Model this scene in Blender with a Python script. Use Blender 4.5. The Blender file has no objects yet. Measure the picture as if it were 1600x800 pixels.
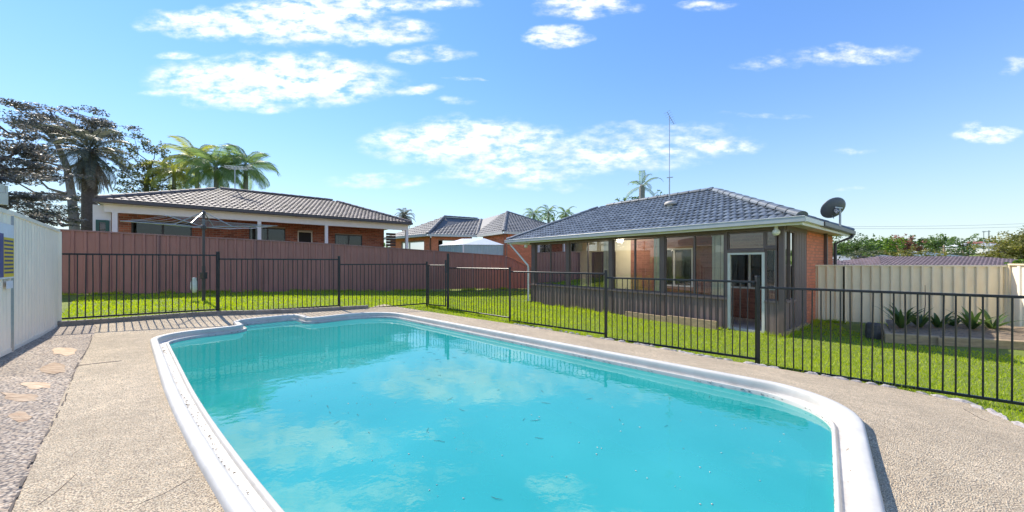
import bpy, bmesh, math, random
import numpy as np
from mathutils import Vector, Matrix
from mathutils.geometry import delaunay_2d_cdt
R = math.radians
rng = random.Random(7)
nrng = np.random.default_rng(7)
scene = bpy.context.scene
COL = scene.collection

# ------------------------------------------------------------------ camera, sky, sun, exposure
FPX, Y0, CZ = 543.0, 410.0, 1.55          # focal length and horizon measured on the 1600 px wide photograph, eye height
cam_d = bpy.data.cameras.new('camera')
cam_d.sensor_width = 36.0
cam_d.lens = 36.0 * FPX / 1600.0
cam_d.shift_y = (Y0 - 400.0) / 1600.0
cam_d.clip_start = 0.05
cam_d.clip_end = 5000
cam = bpy.data.objects.new('camera', cam_d)
COL.objects.link(cam)
cam.location = (0, 0, CZ)
cam.rotation_euler = (R(90), 0, 0)
scene.camera = cam

SUN_EL, SUN_DIR = 45.0, (-0.75, 0.66)      # horizontal direction towards the sun
sun_d = bpy.data.lights.new('sun', 'SUN')
sun_d.energy = 2.3
sun_d.angle = R(0.53)
sun_d.color = (1.0, 0.92, 0.79)
sun = bpy.data.objects.new('sun', sun_d)
COL.objects.link(sun)
_s = Vector((SUN_DIR[0], SUN_DIR[1], 0)).normalized() * math.cos(R(SUN_EL)) + Vector((0, 0, math.sin(R(SUN_EL))))
sun.rotation_euler = _s.to_track_quat('Z', 'Y').to_euler()

scene.view_settings.view_transform = 'Standard'
scene.view_settings.look = 'None'
scene.view_settings.gamma = 1.0
scene.view_settings.exposure = 1.58
scene.cycles.max_bounces = 8
scene.cycles.transparent_max_bounces = 16
scene.cycles.caustics_reflective = False
scene.cycles.caustics_refractive = False
scene.cycles.use_denoising = True

world = bpy.data.worlds.new('World')
scene.world = world
world.use_nodes = True


def azel(px, py):
    return math.atan2(px - 800, FPX), math.atan2(Y0 - py, math.hypot(FPX, px - 800))


def build_world():
    nt = world.node_tree
    nt.nodes.clear()
    N = nt.nodes.new
    L = nt.links.new

    def math_node(op, a=None, b=None, c=None, clamp=False):
        n = N('ShaderNodeMath')
        n.operation = op
        n.use_clamp = clamp
        for k, x in enumerate((a, b, c)):
            if x is None:
                continue
            if isinstance(x, (int, float)):
                n.inputs[k].default_value = x
            else:
                L(x, n.inputs[k])
        return n.outputs[0]
    sky = N('ShaderNodeTexSky')
    sky.sky_type = 'NISHITA'
    sky.sun_disc = False
    sky.sun_elevation = R(SUN_EL)
    sky.sun_rotation = math.atan2(SUN_DIR[0], SUN_DIR[1])
    sky.altitude = 50
    sky.air_density = 1.0
    sky.dust_density = 0.0
    sky.ozone_density = 1.5
    tc = N('ShaderNodeTexCoord')
    sep = N('ShaderNodeSeparateXYZ')
    L(tc.outputs['Generated'], sep.inputs[0])
    az = math_node('ARCTAN2', sep.outputs[0], sep.outputs[1])
    el = math_node('ARCSINE', sep.outputs[2])
    # clouds hang in front of the yard: laid out by the slopes of the direction against the north axis
    ny = math_node('MAXIMUM', sep.outputs[1], 0.08)
    comb = N('ShaderNodeCombineXYZ')
    L(math_node('DIVIDE', sep.outputs[0], ny), comb.inputs[0])
    L(math_node('DIVIDE', sep.outputs[2], ny), comb.inputs[1])
    # warp so that cloud edges are ragged
    wn = N('ShaderNodeTexNoise')
    wn.inputs['Scale'].default_value = 9.0
    wn.inputs['Detail'].default_value = 5.0
    st = N('ShaderNodeVectorMath'); st.operation = 'MULTIPLY'
    st.inputs[1].default_value = (1.0, 2.2, 1.0)
    L(comb.outputs[0], st.inputs[0])
    L(st.outputs[0], wn.inputs['Vector'])
    wsub = N('ShaderNodeVectorMath'); wsub.operation = 'SUBTRACT'
    wsub.inputs[1].default_value = (0.5, 0.5, 0.5)
    L(wn.outputs['Color'], wsub.inputs[0])
    wsc = N('ShaderNodeVectorMath'); wsc.operation = 'MULTIPLY'
    wsc.inputs[1].default_value = (0.12, 0.06, 0.0)
    L(wsub.outputs[0], wsc.inputs[0])
    wad = N('ShaderNodeVectorMath'); wad.operation = 'ADD'
    L(comb.outputs[0], wad.inputs[0])
    L(wsc.outputs[0], wad.inputs[1])
    V = wad.outputs[0]
    blobs = [  # centre x, y and half width, half height on the photograph, weight
        (430, 126, 195, 42, 1.2), (510, 108, 100, 20, .9), (390, 150, 110, 26, .95), (265, 120, 40, 12, .7), (280, 143, 70, 9, .7),
        (325, 38, 105, 24, 1.0), (470, 30, 125, 44, 1.2), (590, 50, 100, 22, .9), (545, 8, 170, 16, .9),
        (280, 86, 36, 9, .75), (640, 88, 36, 12, .7), (695, 80, 44, 12, .7), (655, 141, 46, 8, .7), (720, 120, 36, 5, .6),
        (710, 160, 40, 8, .45),
        (870, 58, 50, 19, 1.05), (915, 10, 76, 20, 1.0), (1105, 7, 50, 10, .7), (690, 4, 60, 12, .7),
        (1330, 86, 110, 16, .62), (1200, 98, 60, 10, .5), (1590, 100, 30, 14, .5),
        (730, 222, 165, 38, 1.05), (700, 240, 130, 22, .8), (800, 268, 135, 24, .72), (940, 240, 195, 32, .74), (1110, 228, 80, 16, .75),
        (1545, 207, 58, 15, .95), (590, 284, 90, 10, .55), (830, 292, 90, 9, .5), (1020, 205, 150, 16, .5), (1330, 234, 40, 7, .45),
        (1210, 182, 90, 5, .35), (1330, 298, 26, 6, .4),
        (-300, 60, 200, 50, .9), (1900, 60, 200, 50, .8), (700, -160, 260, 60, .9), (1250, -220, 260, 60, .9)]
    cover = None
    for (cx, cy, hw, hh, wt) in blobs:
        a0, e0 = (cx - 800) / FPX, (Y0 - cy) / FPX
        ia, ie = FPX / hw, FPX / hh
        m = N('ShaderNodeVectorMath'); m.operation = 'MULTIPLY_ADD'
        L(V, m.inputs[0])
        m.inputs[1].default_value = (ia, ie, 0)
        m.inputs[2].default_value = (-a0 * ia, -e0 * ie, 0)
        d = N('ShaderNodeVectorMath'); d.operation = 'DOT_PRODUCT'
        L(m.outputs[0], d.inputs[0]); L(m.outputs[0], d.inputs[1])
        c = math_node('MULTIPLY_ADD', d.outputs['Value'], -0.72 * wt, wt)
        cover = c if cover is None else math_node('MAXIMUM', cover, c)
    # loose clouds over the rest of the sky, overhead and behind
    gn = N('ShaderNodeTexNoise')
    gn.inputs['Scale'].default_value = 2.6
    gn.inputs['Detail'].default_value = 3
    L(tc.outputs['Generated'], gn.inputs['Vector'])
    far = math_node('MAXIMUM', math_node('ABSOLUTE', az), math_node('MULTIPLY_ADD', el, 1.55, 0.0))
    farm = math_node('MULTIPLY_ADD', far, 4.0, -4.6, clamp=True)
    gcov = math_node('MULTIPLY', math_node('MULTIPLY_ADD', gn.outputs['Fac'], 5.0, -2.55, clamp=True), farm)
    front = math_node('MULTIPLY_ADD', sep.outputs[1], 8.0, -0.9, clamp=True)
    cover = math_node('MAXIMUM', math_node('MULTIPLY', cover, front), gcov)
    cover = math_node('MAXIMUM', cover, 0.0)
    fn = N('ShaderNodeTexNoise')
    fn.inputs['Scale'].default_value = 16
    fn.inputs['Detail'].default_value = 8
    fn.inputs['Roughness'].default_value = 0.62
    L(st.outputs[0], fn.inputs['Vector'])
    dens = math_node('MULTIPLY', cover, math_node('MULTIPLY_ADD', fn.outputs['Fac'], 3.6, -1.0))
    mr = N('ShaderNodeMapRange'); mr.interpolation_type = 'SMOOTHSTEP'
    mr.inputs[1].default_value = 0.06
    mr.inputs[2].default_value = 1.05
    L(dens, mr.inputs[0])
    fac = math_node('MULTIPLY', mr.outputs[0], 0.9)
    # sky colour lift
    hsv = N('ShaderNodeHueSaturation')
    hsv.inputs['Hue'].default_value = 0.507
    hsv.inputs['Saturation'].default_value = SKY_SAT
    hsv.inputs['Value'].default_value = SKY_VAL
    L(sky.outputs[0], hsv.inputs['Color'])
    # thin high haze evens out the glow round the sun
    lum = N('ShaderNodeRGBToBW')
    L(hsv.outputs[0], lum.inputs[0])
    k = math_node('DIVIDE', 1.12, math_node('MULTIPLY_ADD', lum.outputs[0], 0.22, 1.0))
    even = N('ShaderNodeVectorMath'); even.operation = 'SCALE'
    L(hsv.outputs[0], even.inputs[0]); L(k, even.inputs['Scale'])
    air = N('ShaderNodeMix'); air.data_type = 'RGBA'
    af = math_node('POWER', math_node('SUBTRACT', 1.0, math_node('MAXIMUM', sep.outputs[2], 0.0)), 6.0)
    L(math_node('MULTIPLY', af, 0.75), air.inputs['Factor'])
    L(even.outputs[0], air.inputs['A'])
    air.inputs['B'].default_value = (1.66, 1.9, 2.14, 1)
    cn = N('ShaderNodeTexNoise')
    cn.inputs['Scale'].default_value = 11
    cn.inputs['Detail'].default_value = 3
    L(st.outputs[0], cn.inputs['Vector'])
    cr = N('ShaderNodeValToRGB')
    cr.color_ramp.elements[0].position = .38
    cr.color_ramp.elements[0].color = (0.74, 0.78, 0.84, 1)
    cr.color_ramp.elements[1].position = .6
    cr.color_ramp.elements[1].color = (1, 1, 1, 1)
    L(cn.outputs['Fac'], cr.inputs[0])
    cs = N('ShaderNodeVectorMath'); cs.operation = 'SCALE'
    cs.inputs['Scale'].default_value = CLOUD_VAL
    L(cr.outputs[0], cs.inputs[0])
    mx = N('ShaderNodeMix'); mx.data_type = 'RGBA'
    L(fac, mx.inputs['Factor'])
    L(air.outputs['Result'], mx.inputs['A'])
    L(cs.outputs[0], mx.inputs['B'])
    bg = N('ShaderNodeBackground')
    bg.inputs['Strength'].default_value = 0.15
    L(mx.outputs['Result'], bg.inputs['Color'])
    out = N('ShaderNodeOutputWorld')
    L(bg.outputs[0], out.inputs[0])


SKY_SAT, SKY_VAL, CLOUD_VAL = 1.22, 0.68, 3.3
build_world()


# ------------------------------------------------------------------ helpers
def at(px, py, z):
    """the world point at height z seen at this place of the photograph"""
    D = (CZ - z) * FPX / (py - Y0)
    return Vector(((px - 800) / FPX * D, D, z))


def atD(px, py, D):
    return Vector(((px - 800) / FPX * D, D, CZ - (py - Y0) / FPX * D))


def wloc(o):
    v = Vector((0, 0, 0))
    while o is not None:
        v = v + o.location
        o = o.parent
    return v


def thing(name, label, cat, loc=(0, 0, 0), group=None):
    o = bpy.data.objects.new(name, None)
    o.empty_display_size = .2
    COL.objects.link(o)
    o.location = loc
    tag(o, label, cat, group)
    return o


def tag(o, label=None, cat=None, group=None, kind=None):
    if label:
        o['label'] = label
    if cat:
        o['category'] = cat
    if group:
        o['group'] = group
    if kind:
        o['kind'] = kind
    return o


def link_mesh(name, me, mat=None, parent=None, smooth=False, loc=None, origin=None):
    """origin: world point that the vertices are relative to (None: vertices are in world coordinates)"""
    o = bpy.data.objects.new(name, me)
    if mat is not None and not me.materials:
        me.materials.append(mat)
    COL.objects.link(o)
    if parent is not None:
        o.parent = parent
    w = Vector(origin) if origin is not None else Vector((0, 0, 0))
    if parent is not None:
        w = w - wloc(parent)
    o.location = w
    if smooth:
        me.polygons.foreach_set('use_smooth', [True] * len(me.polygons))
    return o


class MB:
    def __init__(self):
        self.v, self.f = [], []

    def add(self, vs, fs):
        b = len(self.v)
        self.v.extend([tuple(p) for p in vs])
        self.f.extend([tuple(i + b for i in q) for q in fs])

    def hexa(self, p):
        self.add(p, [(0, 3, 2, 1), (4, 5, 6, 7), (0, 1, 5, 4), (1, 2, 6, 5), (2, 3, 7, 6), (3, 0, 4, 7)])

    def box(self, x0, x1, y0, y1, z0, z1):
        self.hexa([(x0, y0, z0), (x1, y0, z0), (x1, y1, z0), (x0, y1, z0), (x0, y0, z1), (x1, y0, z1), (x1, y1, z1), (x0, y1, z1)])

    def beam(self, p, q, w, h, up=(0, 0, 1)):
        p, q = Vector(p), Vector(q)
        d = (q - p).normalized()
        s = d.cross(Vector(up))
        if s.length < 1e-6:
            s = Vector((1, 0, 0))
        s.normalize()
        u = s.cross(d).normalized()
        s *= w / 2
        u *= h / 2
        self.hexa([p - s - u, q - s - u, q + s - u, p + s - u, p - s + u, q - s + u, q + s + u, p + s + u])

    def tube(self, pts, r, n=8, cap=True):
        pts = [Vector(p) for p in pts]
        rs = r if isinstance(r, (list, tuple)) else [r] * len(pts)
        vs, fs = [], []
        prev = None
        for i, p in enumerate(pts):
            a = pts[max(0, i - 1)]
            b = pts[min(len(pts) - 1, i + 1)]
            d = (b - a).normalized()
            if prev is None:
                ref = Vector((0, 0, 1)) if abs(d.z) < .9 else Vector((1, 0, 0))
                s = d.cross(ref).normalized()
            else:
                s = (prev - d * prev.dot(d))
                s = s.normalized() if s.length > 1e-6 else d.orthogonal().normalized()
            prev = s
            t = d.cross(s)
            for k in range(n):
                an = 2 * math.pi * k / n
                vs.append(p + (s * math.cos(an) + t * math.sin(an)) * rs[i])
        for i in range(len(pts) - 1):
            for k in range(n):
                k2 = (k + 1) % n
                fs.append((i * n + k, i * n + k2, (i + 1) * n + k2, (i + 1) * n + k))
        if cap:
            fs.append(tuple(range(n - 1, -1, -1)))
            fs.append(tuple((len(pts) - 1) * n + k for k in range(n)))
        self.add(vs, fs)

    def poly(self, pts):
        self.add(pts, [tuple(range(len(pts)))])

    def slab(self, pts, thick):
        """a polygon given a thickness downwards (along -z)"""
        n = len(pts)
        a = [Vector(p) for p in pts]
        b = [p - Vector((0, 0, thick)) for p in a]
        fs = [tuple(range(n)), tuple(range(2 * n - 1, n - 1, -1))]
        for i in range(n):
            j = (i + 1) % n
            fs.append((i, i + n, j + n, j))
        self.add(a + b, fs)

    def lathe(self, prof, centre, n=16, axis=Vector((0, 0, 1))):
        axis = Vector(axis).normalized()
        s = axis.orthogonal().normalized()
        t = axis.cross(s)
        c = Vector(centre)
        vs, fs = [], []
        for (r, h) in prof:
            for k in range(n):
                an = 2 * math.pi * k / n
                vs.append(c + axis * h + (s * math.cos(an) + t * math.sin(an)) * r)
        for i in range(len(prof) - 1):
            for k in range(n):
                k2 = (k + 1) % n
                fs.append((i * n + k, i * n + k2, (i + 1) * n + k2, (i + 1) * n + k))
        self.add(vs, fs)

    def mesh(self, name):
        me = bpy.data.meshes.new(name)
        me.from_pydata(self.v, [], self.f)
        me.update()
        return me

    def build(self, name, mat, parent=None, smooth=False, kind=None, label=None, bevel=0):
        me = self.mesh(name)
        if bevel:
            bm = bmesh.new(); bm.from_mesh(me)
            bmesh.ops.bevel(bm, geom=list(bm.edges), offset=bevel, segments=1, affect='EDGES')
            bm.to_mesh(me); bm.free()
        o = link_mesh(name, me, mat, parent, smooth)
        if kind:
            o['kind'] = kind
        if label:
            o['label'] = label
        return o


def np_mesh(name, verts, faces, mat, parent=None, tone=None, kind=None, smooth=False):
    """verts N x 3, faces M x k (k the same for all)"""
    verts = np.asarray(verts, np.float32)
    faces = np.asarray(faces, np.int32)
    me = bpy.data.meshes.new(name)
    k = faces.shape[1]
    me.vertices.add(len(verts)); me.vertices.foreach_set('co', verts.ravel())
    me.loops.add(faces.size); me.loops.foreach_set('vertex_index', faces.ravel())
    me.polygons.add(len(faces))
    me.polygons.foreach_set('loop_start', np.arange(0, faces.size, k, dtype=np.int32))
    me.polygons.foreach_set('loop_total', np.full(len(faces), k, np.int32))
    me.update(calc_edges=True)
    if tone is not None:
        at_ = me.attributes.new('tone', 'FLOAT', 'FACE')
        at_.data.foreach_set('value', np.asarray(tone, np.float32))
    o = link_mesh(name, me, mat, parent, smooth)
    if kind:
        o['kind'] = kind
    return o


# ------------------------------------------------------------------ materials
MATS = {}


def _nt(name):
    m = bpy.data.materials.new(name)
    m.use_nodes = True
    nt = m.node_tree
    p = nt.nodes['Principled BSDF']
    return m, nt, p


def mat(name, col, rough=.6, var=.12, scale=6.0, bump=0.0, bscale=None, metal=0.0, spec=.5, col2=None, detail=6, stretch=None, island=0.0):
    """principled surface whose colour wanders between two tones; island: tone change from piece to piece"""
    if name in MATS:
        return MATS[name]
    m, nt, p = _nt(name)
    N, L = nt.nodes.new, nt.links.new
    p.inputs['Roughness'].default_value = rough
    p.inputs['Metallic'].default_value = metal
    p.inputs['Specular IOR Level'].default_value = spec
    a = tuple(max(0, c * (1 - var)) for c in col)
    b = col2 if col2 else tuple(min(1, c * (1 + var)) for c in col)
    geo = N('ShaderNodeNewGeometry')
    vec = geo.outputs['Position']
    if stretch:
        vm = N('ShaderNodeVectorMath'); vm.operation = 'MULTIPLY'
        vm.inputs[1].default_value = stretch
        L(vec, vm.inputs[0]); vec = vm.outputs[0]
    n1 = N('ShaderNodeTexNoise')
    n1.inputs['Scale'].default_value = scale
    n1.inputs['Detail'].default_value = detail
    n1.inputs['Roughness'].default_value = .65
    L(vec, n1.inputs['Vector'])
    mr = N('ShaderNodeMapRange')
    mr.inputs[1].default_value = .32; mr.inputs[2].default_value = .68
    L(n1.outputs['Fac'], mr.inputs[0])
    mx = N('ShaderNodeMix'); mx.data_type = 'RGBA'
    mx.inputs['A'].default_value = (*a, 1); mx.inputs['B'].default_value = (*b, 1)
    L(mr.outputs[0], mx.inputs['Factor'])
    colout = mx.outputs['Result']
    if island:
        h = N('ShaderNodeHueSaturation')
        mr2 = N('ShaderNodeMapRange')
        mr2.inputs[3].default_value = 1 - island; mr2.inputs[4].default_value = 1 + island
        ob = N('ShaderNodeObjectInfo')
        ad = N('ShaderNodeMath'); ad.operation = 'ADD'
        L(geo.outputs['Random Per Island'], ad.inputs[0]); L(ob.outputs['Random'], ad.inputs[1])
        fr = N('ShaderNodeMath'); fr.operation = 'FRACT'
        L(ad.outputs[0], fr.inputs[0]); L(fr.outputs[0], mr2.inputs[0])
        L(mr2.outputs[0], h.inputs['Value']); L(colout, h.inputs['Color'])
        colout = h.outputs[0]
    L(colout, p.inputs['Base Color'])
    rr = N('ShaderNodeMapRange')
    rr.inputs[3].default_value = max(0, rough - .08); rr.inputs[4].default_value = min(1, rough + .08)
    L(n1.outputs['Fac'], rr.inputs[0]); L(rr.outputs[0], p.inputs['Roughness'])
    if bump:
        n2 = N('ShaderNodeTexNoise')
        n2.inputs['Scale'].default_value = bscale or scale * 6
        n2.inputs['Detail'].default_value = 5
        L(vec, n2.inputs['Vector'])
        bp = N('ShaderNodeBump')
        bp.inputs['Strength'].default_value = bump
        bp.inputs['Distance'].default_value = .02
        L(n2.outputs['Fac'], bp.inputs['Height']); L(bp.outputs[0], p.inputs['Normal'])
    MATS[name] = m
    return m


def leaf_mat(name, dark, light, transl=.35, rough=.5):
    if name in MATS:
        return MATS[name]
    m, nt, p = _nt(name)
    N, L = nt.nodes.new, nt.links.new
    a = N('ShaderNodeAttribute'); a.attribute_name = 'tone'
    mx = N('ShaderNodeMix'); mx.data_type = 'RGBA'
    mx.inputs['A'].default_value = (*dark, 1); mx.inputs['B'].default_value = (*light, 1)
    L(a.outputs['Fac'], mx.inputs['Factor'])
    L(mx.outputs['Result'], p.inputs['Base Color'])
    p.inputs['Roughness'].default_value = rough
    tr = N('ShaderNodeBsdfTranslucent')
    hs = N('ShaderNodeHueSaturation'); hs.inputs['Value'].default_value = 1.3; hs.inputs['Saturation'].default_value = 1.15
    L(mx.outputs['Result'], hs.inputs['Color']); L(hs.outputs[0], tr.inputs['Color'])
    ms = N('ShaderNodeMixShader'); ms.inputs[0].default_value = transl
    L(p.outputs[0], ms.inputs[1]); L(tr.outputs[0], ms.inputs[2])
    L(ms.outputs[0], nt.nodes['Material Output'].inputs['Surface'])
    MATS[name] = m
    return m


def glass_mat(name, tint=(.86, .9, .9), refl=1.0, ior=1.5):
    if name in MATS:
        return MATS[name]
    m, nt, p = _nt(name)
    nt.nodes.remove(p)
    N, L = nt.nodes.new, nt.links.new
    tr = N('ShaderNodeBsdfTransparent'); tr.inputs[0].default_value = (*tint, 1)
    gl = N('ShaderNodeBsdfGlossy'); gl.inputs['Roughness'].default_value = .015
    fr = N('ShaderNodeFresnel'); fr.inputs['IOR'].default_value = ior
    mu = N('ShaderNodeMath'); mu.operation = 'MULTIPLY'; mu.use_clamp = True
    mu.inputs[1].default_value = refl
    L(fr.outputs[0], mu.inputs[0])
    ms = N('ShaderNodeMixShader')
    L(mu.outputs[0], ms.inputs[0]); L(tr.outputs[0], ms.inputs[1]); L(gl.outputs[0], ms.inputs[2])
    L(ms.outputs[0], nt.nodes['Material Output'].inputs['Surface'])
    MATS[name] = m
    return m


def aggregate_mat(name, c_hi, c_lo, gap, scale, stain=.3, bump=.8):
    """pebbly exposed-aggregate surface: cells of different stones with dark gaps and broad stains"""
    m, nt, p = _nt(name)
    N, L = nt.nodes.new, nt.links.new
    geo = N('ShaderNodeNewGeometry')
    nz = N('ShaderNodeTexNoise'); nz.inputs['Scale'].default_value = scale * .8; nz.inputs['Detail'].default_value = 3
    L(geo.outputs['Position'], nz.inputs['Vector'])
    wv = N('ShaderNodeVectorMath'); wv.operation = 'SCALE'; wv.inputs['Scale'].default_value = .35 / scale
    L(nz.outputs['Color'], wv.inputs[0])
    ad = N('ShaderNodeVectorMath'); ad.operation = 'ADD'
    L(geo.outputs['Position'], ad.inputs[0]); L(wv.outputs[0], ad.inputs[1])
    vo = N('ShaderNodeTexVoronoi'); vo.inputs['Scale'].default_value = scale
    L(ad.outputs[0], vo.inputs['Vector'])
    ramp = N('ShaderNodeValToRGB')
    e = ramp.color_ramp.elements
    e[0].position = 0; e[0].color = (*c_lo, 1)
    e[1].position = 1; e[1].color = (*c_hi, 1)
    e2 = ramp.color_ramp.elements.new(.55); e2.color = (*[(a + b) / 2 * f for a, b, f in zip(c_hi, c_lo, (1.12, 1.0, .88))], 1)
    sx = N('ShaderNodeSeparateXYZ'); L(vo.outputs['Color'], sx.inputs[0])
    L(sx.outputs[0], ramp.inputs[0])
    big = N('ShaderNodeTexNoise'); big.inputs['Scale'].default_value = 1.1; big.inputs['Detail'].default_value = 8; big.inputs['Roughness'].default_value = .7
    L(geo.outputs['Position'], big.inputs['Vector'])
    mr = N('ShaderNodeMapRange'); mr.inputs[1].default_value = .35; mr.inputs[2].default_value = .65
    mr.inputs[3].default_value = 1 - stain; mr.inputs[4].default_value = 1 + stain * .4
    L(big.outputs['Fac'], mr.inputs[0])
    mid = N('ShaderNodeTexNoise'); mid.inputs['Scale'].default_value = 14; mid.inputs['Detail'].default_value = 6; mid.inputs['Roughness'].default_value = .75
    L(geo.outputs['Position'], mid.inputs['Vector'])
    mr3 = N('ShaderNodeMapRange'); mr3.inputs[1].default_value = .3; mr3.inputs[2].default_value = .7
    mr3.inputs[3].default_value = .72; mr3.inputs[4].default_value = 1.16
    L(mid.outputs['Fac'], mr3.inputs[0])
    mul = N('ShaderNodeMath'); mul.operation = 'MULTIPLY'
    L(mr.outputs[0], mul.inputs[0]); L(mr3.outputs[0], mul.inputs[1])
    sc = N('ShaderNodeVectorMath'); sc.operation = 'SCALE'
    L(ramp.outputs[0], sc.inputs[0]); L(mul.outputs[0], sc.inputs['Scale'])
    gm = N('ShaderNodeMapRange'); gm.inputs[1].default_value = .42; gm.inputs[2].default_value = .72
    L(vo.outputs['Distance'], gm.inputs[0])
    mx = N('ShaderNodeMix'); mx.data_type = 'RGBA'
    L(gm.outputs[0], mx.inputs['Factor']); L(sc.outputs[0], mx.inputs['A'])
    mx.inputs['B'].default_value = (*gap, 1)
    L(mx.outputs['Result'], p.inputs['Base Color'])
    p.inputs['Roughness'].default_value = .85
    hh = N('ShaderNodeMath'); hh.operation = 'MULTIPLY_ADD'; hh.inputs[1].default_value = -1.0
    L(vo.outputs['Distance'], hh.inputs[0]); L(mid.outputs['Fac'], hh.inputs[2])
    bp = N('ShaderNodeBump'); bp.inputs['Strength'].default_value = bump; bp.inputs['Distance'].default_value = .012
    L(hh.outputs[0], bp.inputs['Height']); L(bp.outputs[0], p.inputs['Normal'])
    return m


def water_mat():
    m, nt, p = _nt('pool_water')
    nt.nodes.remove(p)
    N, L = nt.nodes.new, nt.links.new
    geo = N('ShaderNodeNewGeometry')
    n1 = N('ShaderNodeTexNoise'); n1.inputs['Scale'].default_value = 2.2; n1.inputs['Detail'].default_value = 4
    L(geo.outputs['Position'], n1.inputs['Vector'])
    n2 = N('ShaderNodeTexNoise'); n2.inputs['Scale'].default_value = 11; n2.inputs['Detail'].default_value = 3
    L(geo.outputs['Position'], n2.inputs['Vector'])
    ad = N('ShaderNodeMath'); ad.operation = 'MULTIPLY_ADD'; ad.inputs[1].default_value = .22
    L(n2.outputs['Fac'], ad.inputs[0]); L(n1.outputs['Fac'], ad.inputs[2])
    bp = N('ShaderNodeBump'); bp.inputs['Strength'].default_value = .06; bp.inputs['Distance'].default_value = .05
    L(ad.outputs[0], bp.inputs['Height'])
    tr = N('ShaderNodeBsdfTransparent'); tr.inputs[0].default_value = (.62, .98, .96, 1)
    di = N('ShaderNodeBsdfDiffuse')
    mx = N('ShaderNodeMix'); mx.data_type = 'RGBA'
    mx.inputs['A'].default_value = (.02, .58, .54, 1); mx.inputs['B'].default_value = (.06, .72, .68, 1)
    n3 = N('ShaderNodeTexNoise'); n3.inputs['Scale'].default_value = .55; n3.inputs['Detail'].default_value = 5
    L(geo.outputs['Position'], n3.inputs['Vector'])
    mr = N('ShaderNodeMapRange'); mr.inputs[1].default_value = .35; mr.inputs[2].default_value = .65
    L(n3.outputs['Fac'], mr.inputs[0]); L(mr.outputs[0], mx.inputs['Factor'])
    L(mx.outputs['Result'], di.inputs[0])
    s1 = N('ShaderNodeMixShader'); s1.inputs[0].default_value = .48
    L(tr.outputs[0], s1.inputs[1]); L(di.outputs[0], s1.inputs[2])
    gl = N('ShaderNodeBsdfGlossy'); gl.inputs['Roughness'].default_value = .012
    L(bp.outputs[0], gl.inputs['Normal'])
    fr = N('ShaderNodeFresnel'); fr.inputs['IOR'].default_value = 2.2
    L(bp.outputs[0], fr.inputs['Normal'])
    s2 = N('ShaderNodeMixShader')
    L(fr.outputs[0], s2.inputs[0]); L(s1.outputs[0], s2.inputs[1]); L(gl.outputs[0], s2.inputs[2])
    L(s2.outputs[0], nt.nodes['Material Output'].inputs['Surface'])
    return m


def lawn_mat():
    m, nt, p = _nt('lawn_soil')
    N, L = nt.nodes.new, nt.links.new
    geo = N('ShaderNodeNewGeometry')
    n1 = N('ShaderNodeTexNoise'); n1.inputs['Scale'].default_value = 1.6; n1.inputs['Detail'].default_value = 9; n1.inputs['Roughness'].default_value = .75
    L(geo.outputs['Position'], n1.inputs['Vector'])
    r = N('ShaderNodeValToRGB')
    r.color_ramp.elements[0].position = .3; r.color_ramp.elements[0].color = (.11, .15, .02, 1)
    r.color_ramp.elements[1].position = .7; r.color_ramp.elements[1].color = (.20, .25, .03, 1)
    L(n1.outputs['Fac'], r.inputs[0]); L(r.outputs[0], p.inputs['Base Color'])
    p.inputs['Roughness'].default_value = .9
    n2 = N('ShaderNodeTexNoise'); n2.inputs['Scale'].default_value = 60; n2.inputs['Detail'].default_value = 4
    L(geo.outputs['Position'], n2.inputs['Vector'])
    bp = N('ShaderNodeBump'); bp.inputs['Strength'].default_value = .7; bp.inputs['Distance'].default_value = .03
    L(n2.outputs['Fac'], bp.inputs['Height']); L(bp.outputs[0], p.inputs['Normal'])
    return m


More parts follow.
